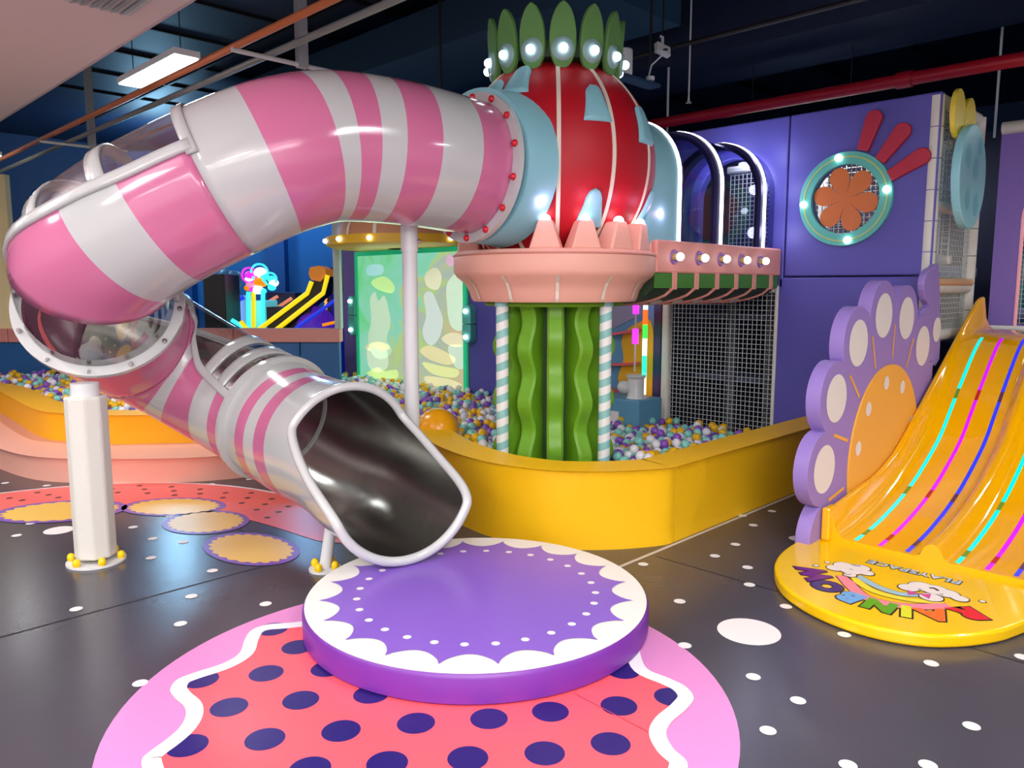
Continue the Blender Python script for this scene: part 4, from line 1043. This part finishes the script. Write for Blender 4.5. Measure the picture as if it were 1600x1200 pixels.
for i in range(56):
    for j in range(q): f.append((i * q + j, i * q + (j + 1) % q, (i + 1) * q + (j + 1) % q, (i + 1) * q + j))
f += [tuple(range(q)), tuple(reversed(range(56 * q, 57 * q)))]
sharp(build('slide_bed', v, f, slide_y, ys), 50)
for b0, b1 in ((1.745, 1.795), (.645, .695)):
    box('end_block', (4.30, b0, .062), (4.42, b1, .255), slide_y, ys, .012)
box('support_frame', (6.4, .80, .0), (6.5, .88, .98), white_pad, ys); box('support_frame', (6.4, 1.56, .0), (6.5, 1.64, .98), white_pad, ys)
LC = {'c': (0, 226, 232), 'g': (110, 150, 40), 'm': (190, 20, 250), 'r': (190, 30, 40), 'b': (40, 50, 240), 'd': (90, 50, 90)}
for b_, base, alt in ((1.615, 'c', 'g'), (1.485, 'm', 'r'), (1.345, 'b', 'd'), (1.10, 'c', 'g'), (.965, 'm', 'r'), (.84, 'b', 'd')):
    ms = [mat('led ' + base, LC[base], .25, emit=1.1), mat('unlit led ' + alt, LC[alt], .25, emit=.15)]
    v, f, mi = [], [], []; ss = aa[:]; ss = sorted(ss + [(p_ + q_) / 2 for p_, q_ in zip(ss, ss[1:])])[1:92]
    for a_ in ss:
        z = (lerp(bed_s, a_) if a_ in aa else (lerp(bed_s, aa[[i for i in range(56) if aa[i] < a_][-1]]) + lerp(bed_s, aa[[i for i in range(56) if aa[i] < a_][-1] + 1])) / 2) + .004; v += [(a_, b_ - .011, z), (a_, b_ + .011, z)]
    for i in range(90):
        f.append((2 * i, 2 * i + 1, 2 * i + 3, 2 * i + 2)); u = (i + int(b_ * 20)) % 36; mi.append(1 if (i < 8 and i > 3) or 29 < i < 34 or 66 < i < 70 else 0)
    build('led_strip', v, f, ms, ys, mi=mi)
# landing mat with the logo
MZ = .062
mo = smooth_poly([(4.36, 1.88), (4.15, 1.88), (3.93, 1.855), (3.71, 1.78), (3.5, 1.63), (3.37, 1.42), (3.33, 1.2), (3.38, 1.0), (3.5, .86), (3.68, .75), (3.87, .69), (4.1, .62), (4.36, .60)], 6, False)
lm_ = thing('slide_landing_mat', 'glossy yellow rounded mat printed with a rainbow and clouds at the slide foot', 'mat', (3.8, 1.3, 0))
extrude('mat_pad', mo, lambda u, v_, d: (u, v_, d), .002, MZ, mat_y, lm_, .014, 3)
ink = mat('black ink', (24, 18, 24), .3)
def flat(name, pts, z, m_): return build(name, [(p, q, z) for p, q in pts], [tuple(range(len(pts)))], m_, lm_)
def band(pxs, wd, z, m_, name):
    pa = smooth_poly([tuple(onZ(x, y, MZ).xy) for x, y in pxs], 8, False); l_, r_ = offset_path(pa, wd / 2), offset_path(pa, -wd / 2); n = len(pa)
    build(name, [(p, q, z) for p, q in l_ + r_], [(i, i + 1, n + i + 1, n + i) for i in range(n - 1)], m_, lm_)
for pxs, rgb, nm, wd in (([(1316, 900), (1350, 932), (1412, 947), (1484, 947)], (250, 138, 156), 'rainbow pink', .062), ([(1328, 900), (1366, 924), (1426, 938), (1472, 940)], (252, 226, 60), 'rainbow yellow', .045), ([(1340, 900), (1371, 917), (1406, 928), (1440, 930)], (158, 198, 214), 'rainbow blue', .045)):
    band(pxs, wd + .010, MZ + .0008, ink, 'ink_outline'); band(pxs, wd, MZ + .0014, mat(nm, rgb, .25), 'rainbow_band')
def cloud(pxs, z):
    for grow, m_, zz, nm in ((.006, ink, z, 'ink_outline'), (0, mat('cloud white', (242, 232, 226), .3), z + .0006, 'cloud_print')):
        v, f = [], []
        for i, (x, y, r_) in enumerate(pxs):
            p = onZ(x, y, MZ); b0 = len(v); v += [(p.x + u, p.y + w_, zz + i * .00004) for u, w_ in circle2(0, 0, r_ + grow, 24)]; f.append(tuple(range(b0, b0 + 24)))
        build(nm, v, f, m_, lm_)
cloud([(1305, 888, .042), (1318, 884, .048), (1330, 892, .056), (1345, 888, .045), (1354, 896, .035), (1328, 899, .03)], MZ + .0022)
cloud([(1420, 919, .046), (1440, 917, .058), (1460, 922, .062), (1480, 928, .052), (1500, 936, .036), (1455, 934, .05)], MZ + .0022)
def stroke(pxs, wd, m_): band(pxs, wd, MZ + .0036, m_, 'face_line')
stroke([(1331, 883), (1338, 885), (1345, 885)], .012, mat('brow blue', (90, 130, 180), .3)); stroke([(1327, 890), (1333, 891)], .006, ink); stroke([(1319, 896), (1324, 899), (1330, 898)], .005, ink)
stroke([(1452, 920), (1459, 920), (1466, 924)], .014, ink); stroke([(1434, 921), (1440, 922)], .006, ink); stroke([(1468, 929), (1474, 930)], .006, ink)
mg = mat('magenta bow', (214, 70, 150), .3)
for tri in (((1418, 923), (1419, 930), (1436, 929)), ((1436, 929), (1455, 929), (1452, 937))): flat('bow_print', [tuple(onZ(x, y, MZ).xy) for x, y in tri], MZ + .0038, mg)
for x, y in ((1275, 884), (1293, 879), (1535, 940)):
    p = onZ(x, y, MZ); flat('ink_outline', [(p.x + u, p.y + w_) for u, w_ in circle2(0, 0, .018, 20)], MZ + .001, ink); flat('cloud_print', [(p.x + u, p.y + w_) for u, w_ in circle2(0, 0, .013, 20)], MZ + .0016, MATS['cloud white'])
def text(body, size, p, rot, m_, off, z, name, space=1.):
    cu = bpy.data.curves.new('lettering', 'FONT'); cu.body = body; cu.size = size; cu.align_x = 'CENTER'; cu.align_y = 'CENTER'; cu.offset = off; cu.space_character = space; cu.resolution_u = 4
    tmp = bpy.data.objects.new('lettering', cu); col.objects.link(tmp)
    me_ = bpy.data.meshes.new_from_object(tmp.evaluated_get(bpy.context.evaluated_depsgraph_get())); bpy.data.objects.remove(tmp)
    me_.materials.clear(); me_.materials.append(m_)
    return obj(name, me_, lm_, (p[0], p[1], z), Matrix.Rotation(rot, 3, 'Z').to_quaternion())
LT = [('R', (1513, 958), (232, 28, 44)), ('A', (1459, 960), (246, 112, 38)), ('I', (1416, 955), (226, 228, 30)), ('N', (1375, 946), (76, 166, 28)), ('B', (1330, 933), (98, 170, 226)), ('O', (1294, 916), (52, 36, 110)), ('W', (1275, 897), (110, 24, 120))]
lpos = [onZ(*q, MZ) for _, q, _ in LT]
for i, (ch, q, rgb) in enumerate(LT):
    d = lpos[min(i + 1, 6)] - lpos[max(i - 1, 0)]; rot = atan2(d.y, d.x)
    m_ = mat('ink ' + ch, rgb, .25)
    text(ch, .165, lpos[i], rot, ink, .021, MZ + .001, 'ink_outline'); text(ch, .165, lpos[i], rot, m_, .013, MZ + .0018, 'printed_letter')
p0, p1 = onZ(1522, 916, MZ), onZ(1340, 873, MZ); d = p1 - p0; pm = (p0 + p1) / 2
text('PLAYSPACE', d.length / 7.0, pm, atan2(d.y, d.x), ink, .008, MZ + .001, 'ink_outline', 1.12); text('PLAYSPACE', d.length / 7.0, pm, atan2(d.y, d.x), mat('ink pale blue', (190, 212, 222), .25), .003, MZ + .0018, 'printed_letter', 1.12)

# ================================================================== CLIMBING FRAME BEHIND THE SLIDE
cf = thing('climbing_frame', 'white padded frame with nets between purple wall and slide deck', 'climbing frame', (6.7, 1.8, 0))
def cyl_pad(p, q, r_, parent, n=5, m_=None):
    p, q = Vector(p), Vector(q)
    for i in range(n):
        a0, a1 = p + (q - p) * (i / n), p + (q - p) * ((i + 1) / n); g = (a1 - a0).normalized() * .003
        pipe('pad_sleeve', [a0 + g, a1 - g], r_, m_ or white_pad, parent, 12)
NB = 1.90
cyl_pad((6.19, NB, 0), (6.19, NB, 2.86), .05, cf, 13); cyl_pad((7.22, NB, 0), (7.22, NB, 2.86), .05, cf, 13)
for z_ in (2.84, 2.10, 1.50, 1.14): cyl_pad((6.24, NB, z_), (7.17, NB, z_), .045, cf, 4)
pipe('wood_bar', [(6.24, NB - .03, 1.545), (7.17, NB - .03, 1.545)], .03, mat('tan bar', (222, 178, 130), .5), cf)
nn = net('net_mesh', (6.22, NB, 1.14), (.98, 0, 0), (0, 0, 1.7), 24, 42, .0035, net_m, cf); nn['kind'] = 'stuff'
dk = tag(box('slide_deck', (7.12, -.6, 1.05), (8.6, NB + .3, 1.165), MATS['slate deck edge'], None, .02), 'slate blue padded deck at the top of the yellow slide', 'deck')
cyl_pad((7.35, 1.78, 1.16), (7.35, -.6, 1.16), .035, cf, 6)
cyl_pad((7.5, 1.80, 2.80), (7.5, -.6, 2.80), .05, cf, 6)
ar = thing('arched_panel', 'purple panel with pink edged net arch at the right edge above the slide', 'panel', (7.5, 1.2, 1.2))
def ato(u, v_, d): return (7.5 + d, u, v_)
hole = [(1.60, 1.17)] + [(1.15 + .45 * cos(pi * i / 24), 2.05 + .45 * sin(pi * i / 24)) for i in range(25)] + [(.70, 1.17)]
plate_hole('purple_board', (.5, 1.80, 1.17, 2.78), [(1.60, 1.2)] + hole[1:-1] + [(.70, 1.2)], (1.15, 1.9), ato, 0, .05, mat('arch purple', (138, 112, 196), .5), ar)
pipe('pink_edge', [ato(u, v_, -.005) for u, v_ in hole], .014, mat('pink neon edge', (246, 170, 180), .4, emit=.25), ar, 8)
nn = net('net_mesh', (7.57, .6, 1.17), (0, 1.15, 0), (0, 0, 1.6), 28, 40, .0035, net_m, ar); nn['kind'] = 'stuff'
t = thing('inner_post', 'white padded post and grey roll behind the arched net', 'post', (8.2, 1.55, 1.16))
cyl_pad((8.2, 1.62, 1.165), (8.2, 1.62, 2.8), .06, t, 8)
cyl_pad((8.0, 1.7, 1.26), (8.0, 1.1, 1.26), .06, t, 2, MATS['slate deck edge'])
pp_ = onA(1592, 400, 8.4); tag(obj('teal_figure', mesh('teal_figure', *tubes([([(0, 0, -.35), (0, 0, -.3), (0, 0, 0), (0, 0, .22), (0, 0, .3)], .17), ([(.0, -.12, -.1), (-.12, -.16, -.28)], .05)], .17, 16), mat('teal vinyl', (40, 160, 160), .4), True), None, (pp_.x, pp_.y, 1.52)), 'teal padded roller behind the arched net at the right edge', 'roller')
tag(obj('pink_roll', mesh('pink_roll', *tubes([([(7.75, 1.45, 1.27), (7.75, .6, 1.27)], .1)], .1, 20), mat('pale pink vinyl', (236, 190, 190), .5), True)), 'pale pink padded roll on the deck at the right edge', 'roll')
# strawberry board on the side net
sb = thing('fruit_board', 'pale blue oval fruit board with yellow leaves hung on the white side net', 'board', (6.6, 1.74, 1.9))
c0 = onB(1516, 275, 1.72); sky = mat('sky board', (150, 214, 226), .45); sky2 = mat('sky board spot', (120, 196, 214), .45); lem = mat('lemon board', (242, 216, 70), .45)
ov = [(c0.x + .32 * cos(2 * pi * i / 48), c0.z + .36 * sin(2 * pi * i / 48) * (1.0 if sin(2 * pi * i / 48) > 0 else 1.05)) for i in range(48)]
extrude('oval', ov, fto, 1.70, 1.76, sky, sb, .01)
for du, dv, r_ in ((-.15, .12, .06), (.05, .05, .06), (.12, .22, .05), (.1, -.2, .06), (-.1, -.18, .05)): build('board_spot', [fto(p, q_, 1.698) for p, q_ in circle2(c0.x + du, c0.z + dv, r_, 20, r_ * 1.4)], [tuple(range(20))], sky2, sb)
for du, dv, rx, rz in ((-.17, .42, .13, .17), (.10, .40, .12, .17), (.28, .22, .09, .18)): extrude('leaf', circle2(c0.x + du, c0.z + dv, rx, 28, rz), fto, 1.765, 1.80, lem, sb, .008)

# ================================================================== CEILING SERVICES
p0, p1 = onZ(490, 8, 3.3), onZ(0, 272, 3.3)
tag(pipe('copper_pipe', [(2.86, -6, 3.32), (2.86, 17.5, 3.32)], .028, mat('copper orange', (214, 120, 70), .35), None, 14), 'orange copper pipe running along the dark ceiling', 'pipe')
tag(pipe('grey_pipe', [(3.06, -6, 3.27), (3.06, 17.5, 3.27)], .026, mat('galvanised grey', (150, 152, 150), .4, .3), None, 14), 'thin grey pipe running beside the orange copper pipe', 'pipe')
for i, b_ in enumerate((5.6, 10.6)):
    t = thing('pipe_hanger', '%s white cross bracket with drop rod carrying the ceiling pipes' % ('nearer' if i == 0 else 'farther'), 'bracket', (3.1, b_, 3.2))
    pipe('cross_bar', [(2.72, b_, 3.22), (3.7, b_, 3.22)], .018, white_paint, t, 8); box('drop_rod', (3.25, b_ - .03, 3.2), (3.33, b_ + .03, CEIL_Z), mat('grey rod', (170, 174, 176), .5), t)
for i, (a_, b_) in enumerate(TUBES):
    z_ = 3.25 if a_ < 5 else 2.95
    lb = ['bright batten light at the far left edge under the dark ceiling', 'bright white batten light hanging beside the pale low ceiling', 'batten light hanging above the landing disc', 'batten light hanging behind the viewer', 'added unseen batten light over the frame behind the play wall', 'added unseen batten light over the slide deck', 'added unseen batten light hanging in front of the yellow slide'][i]
    t = thing('batten_lamp', lb, 'ceiling light', (a_, b_, z_))
    box('housing', (a_ - .10, b_ - .62, z_ + .012), (a_ + .10, b_ + .62, z_ + .06), white_paint, t)
    box('diffuser', (a_ - .09, b_ - .60, z_ + .002), (a_ + .09, b_ + .60, z_ + .012), mat('batten diffuser', (255, 255, 255), .4, emit=14), t)
    for s_ in (-.5, .5): pipe('wire', [(a_, b_ + s_, z_ + .06), (a_, b_ + s_, CEIL_Z)], .004, black_m, t, 6)
rp_ = thing('sprinkler_pipe', 'dark red pipe with couplings crossing above the purple wall', 'pipe', (6.9, 3, 3.15))
rm = mat('fire red', (170, 18, 40), .35)
pipe('pipe_run', [(6.85, -3, 3.17), (6.85, 6.0, 3.17)], .052, rm, rp_, 18)
for x in (1135, 1412):
    b_ = onZ(x, 160, 3.17); q_ = onB(x, 100, 1); bb = [b for b in np.arange(.5, 6, .02) if abs(px((6.85, b, 3.17))[0] - x) < 3]; bb = bb[0] if bb else 2.6
    pipe('coupling', [(6.85, bb - .06, 3.17), (6.85, bb + .06, 3.17)], .066 if x > 1200 else .058, rm, rp_, 18)
pipe('dark_tube', [(5.6, 2, 3.05 + .4), (5.6, 9, 3.05 + .4)], .02, black_m, rp_, 8)
# vent in the low ceiling
vc = onZ(196, 2, SOFFIT_Z); t = thing('ceiling_vent', 'white slatted air vent in the pale low ceiling', 'vent', (vc.x, vc.y, SOFFIT_Z))
box('frame', (vc.x - .3, vc.y - .22, SOFFIT_Z - .015), (vc.x + .1, vc.y + .22, SOFFIT_Z - .001), white_paint, t)
for i in range(6): obox('slat', (vc.x - .25 + i * .06, vc.y, SOFFIT_Z - .022), (.02, 0, .008), (0, .19, 0), (0, 0, .002), mat('vent grey', (170, 172, 176), .5), t)
# camera, white canister, sprinkler heads near the crown
cv = onD(1035, 78, 6.6); t = thing('security_camera', 'small white security camera with cable beside the green crown', 'camera', cv)
obox('body', cv, (.05, -.03, -.02), (.025, .035, 0), (.01, .01, .04), white_paint, t, .008)
pipe('bracket', [cv + Vector((0, 0, .03)), cv + Vector((0, 0, .10)), cv + Vector((0, .02, .11))], .012, white_paint, t, 8)
lathe('lens', [(.001, 0), (.02, 0), (.02, .01), (.001, .012)], black_m, t, (0, 0), 14, loc=cv + Vector((-.03, -.05, -.02)))
pipe('cable', [onD(1035, 86, 6.6), onD(1018, 102, 6.6), onD(1014, 118, 6.6), onD(1016, 124, 6.6)], .007, white_paint, t, 6)
lathe('socket', [(.001, 0), (.035, 0), (.035, .03), (.001, .03)], white_paint, t, (0, 0), 16, loc=onD(1016, 126, 6.6))
pipe('mount', [cv + Vector((0, 0, .1)), Vector((cv.x, cv.y, CEIL_Z))], .008, black_m, t, 6)
wc = onD(975, 118, 6.4); t = thing('white_canister', 'white cylinder device on a dark bracket behind the crown', 'speaker', wc)
lathe('body', [(.001, 0), (.062, 0), (.066, .01), (.066, .19), (.055, .2), (.001, .2)], white_paint, t, (wc.x, wc.y), 24, loc=(0, 0, wc.z))
obox('bracket', wc + Vector((.12, 0, -.015)), (.3, 0, 0), (0, .06, 0), (0, 0, .012), beam_m, t)
pipe('hanger', [wc + Vector((.35, 0, 0)), Vector((wc.x + .35, wc.y, CEIL_Z))], .012, black_m, t, 8)
for i, (x, y, Y_) in enumerate(((1076, 161, 7.6), (1590, 0, 6))):
    if i: continue
    p = onD(x, y, Y_); t = thing('fire_sprinkler', 'tiny white sprinkler head hanging over the bridge', 'sprinkler', p)
    lathe('rosette', [(.001, 0), (.03, .0), (.012, .02), (.01, .05), (.001, .05)], white_paint, t, (p.x, p.y), 14, loc=(0, 0, p.z)); pipe('drop', [p + Vector((0, 0, .04)), Vector((p.x, p.y, CEIL_Z))], .008, white_paint, t, 8)
for x, Y_, lb in ((1562, 7.5, 'thin white rod hanging from the ceiling at the upper right'), (1045, 8.3, 'thin pale rod hanging above the bridge arches'), (688, 7.2, 'thin black rod hanging above the tube slide')):
    p = onD(x, 100, Y_); tag(pipe('drop_rod', [(p.x, p.y, 2.9), (p.x, p.y, CEIL_Z)], .012, black_m if x == 688 else white_paint, None, 8), lb, 'rod')

# ================================================================== ARCADE BEYOND THE BLUE WALL
def glow(name, rgb, st=1.6): return mat(name, rgb, .4, emit=st)
def ppx(pts, Y_): return [onD(x, y, Y_) for x, y in pts]
cy, pkk, wht, yl, og, bl_, pr_ = glow('neon cyan', (60, 230, 240)), glow('neon magenta', (230, 40, 220)), glow('neon white', (240, 250, 255), 1.8), glow('neon yellow', (250, 220, 20), 1.2), glow('neon orange', (255, 150, 10), 1.0), glow('neon blue', (30, 60, 230), 1.0), glow('neon purple', (90, 40, 200), .6)
dkm = mat('arcade cabinet dark', (20, 22, 44), .4); dkp = mat('arcade cabinet plum', (52, 44, 84), .4)
def cabinet(name, lb, x0, x1, ytop, Y_, m_, dep=.7, cat='arcade machine'):
    a_, b_ = onD(x0, ytop, Y_), onD(x1, ytop, Y_); X0, X1 = (a_.x - a_.y) * k, (b_.x - b_.y) * k
    t = thing(name, lb, cat, XY((X0 + X1) / 2, Y_ + dep / 2, 0)); Yb('cabinet', X0, X1, Y_, Y_ + dep, .0, a_.z, m_, t, .02); return t, X0, X1, a_.z
# candy prize machine
t, X0, X1, zt = cabinet('prize_machine', 'glowing white and cyan candy prize machine behind the pink rail', 383, 414, 470, 13.0, glow('machine cyan body', (110, 220, 230), .7))
for x in (388, 411): pipe('light_tube', ppx(((x, 456), (x, 512)), 12.93), .035, cy, t, 10)
pipe('light_tube', ppx(((396, 456), (396, 512)), 12.9), .035, yl, t, 10)
for i, (x, y, r_, m_) in enumerate(((391, 430, .09, pkk), (389, 437, .07, wht), (407, 426, .11, wht), (412, 431, .08, cy), (405, 440, .10, og), (400, 436, .06, yl), (411, 443, .07, og), (392, 444, .08, glow('neon pink', (250, 140, 190), 1.2)), (387, 450, .06, og), (424, 436, .07, cy), (428, 442, .08, wht), (425, 449, .07, cy), (403, 453, .09, wht), (411, 455, .06, cy), (395, 452, .06, pkk))):
    p = onD(x, y, 12.9); o = obj('candy_sign', ball_me('candy_sign', r_, m_, 14, 8), t, p); o.scale = (1, 1, .8)
    if i in (0, 2, 9): closed_pipe('sign_ring', [p + XY((r_ + .03) * cos(2 * pi * j / 20), -.05) + Vector((0, 0, (r_ + .03) * sin(2 * pi * j / 20))) for j in range(20)], .018, cy if i else pkk, t, 6)
t, X0, X1, zt = cabinet('toy_machine', 'white toy machine with blue arch left of the candy machine', 350, 380, 462, 13.6, glow('machine white body', (150, 190, 230), .6))
for x in (357, 366): pipe('light_tube', ppx(((x, 458), (x, 515)), 13.5), .06, wht, t, 10)
pipe('blue_arch', ppx(((371, 515), (371, 470), (380, 464)), 13.5), .05, bl_, t, 10)
for x, y in ((354, 435), (366, 437)): obj('claw_dome', ball_me('claw_dome', .16, glow('dim dome', (70, 110, 150), .4), 16, 10), t, onD(x, y, 13.5))
pipe('neon_floor_sign', ppx(((362, 500), (392, 518), (398, 520), (366, 518), (360, 516)), 12.2), .035, cy, t, 8)
pipe('neon_floor_sign', ppx(((376, 502), (390, 520)), 12.15), .035, yl, t, 8)
t, X0, X1, zt = cabinet('ticket_cabinet', 'plum arcade cabinet with orange bars right of the candy machine', 416, 462, 457, 14.2, dkp)
for q_ in (((422, 488), (456, 466)), ((422, 470), (434, 463))): pipe('light_bar', ppx(q_, 14.1), .03, glow('salmon neon', (250, 140, 100), .9), t, 8)
for y in (472, 480, 490): pipe('cyan_bar', ppx(((424, y), (430, y)), 14.1), .04, cy, t, 8)
# alley game with yellow rails
t = thing('alley_game', 'black alley ball game with two yellow glowing rails and orange hood', 'arcade machine', XY(-3.6, 12.6, 0))
for q_ in (((404, 515), (480, 458), (487, 440)), ((432, 515), (505, 458), (512, 430))): pipe('yellow_rail', ppx(q_, 12.2), .036, yl, t, 10)
lane = [onD(410, 520, 12.25), onD(436, 520, 12.25), onD(507, 460, 12.3), onD(512, 432, 12.3), onD(489, 440, 12.3), onD(483, 460, 12.3)]
bk = XY(0, .5); build('lane', [p for p in lane] + [p + bk for p in lane], [tuple(range(6)), tuple(reversed(range(6, 12)))] + [(i, (i + 1) % 6, (i + 1) % 6 + 6, i + 6) for i in range(6)], black_m, t)
hd = [onD(x, y, 12.25) for x, y in ((484, 418), (498, 415), (508, 420), (510, 430), (500, 440), (486, 437), (482, 428))]
build('hood', [p for p in hd] + [p + bk for p in hd], [tuple(range(7)), tuple(reversed(range(7, 14)))] + [(i, (i + 1) % 7, (i + 1) % 7 + 7, i + 7) for i in range(7)], glow('hood orange', (220, 130, 10), .5), t)
Yb('cabinet', -3.9, -3.2, 12.35, 12.9, 0, 1.2, dkm, t)
t, X0, X1, zt = cabinet('tall_game', 'tall black arcade cabinet behind the orange hood', 509, 535, 418, 14.5, black_m)
for y in range(462, 506, 5): obj('lamp_dot', ball_me('lamp_dot', .03, glow('amber dots', (255, 170, 80), 1.5), 8, 6), t, onD(509, y, 14.4))
t, X0, X1, zt = cabinet('racing_game', 'dark blue arcade ramp with blue neon line at the window post', 516, 530, 458, 12.9, glow('deep neon blue', (20, 24, 150), .5))
pipe('blue_rail', ppx(((462, 513), (528, 466)), 12.0), .028, bl_, t, 10)
obj('purple_dome', ball_me('purple_dome', .35, pr_, 18, 12), t, onD(492, 512, 12.6))
pipe('amber_bar', ppx(((504, 508), (526, 503)), 12.1), .025, og, t, 8)
t, X0, X1, zt = cabinet('dark_booth', 'black booth in front of the toy machine at the left of the arcade', 316, 350, 428, 12.4, black_m)
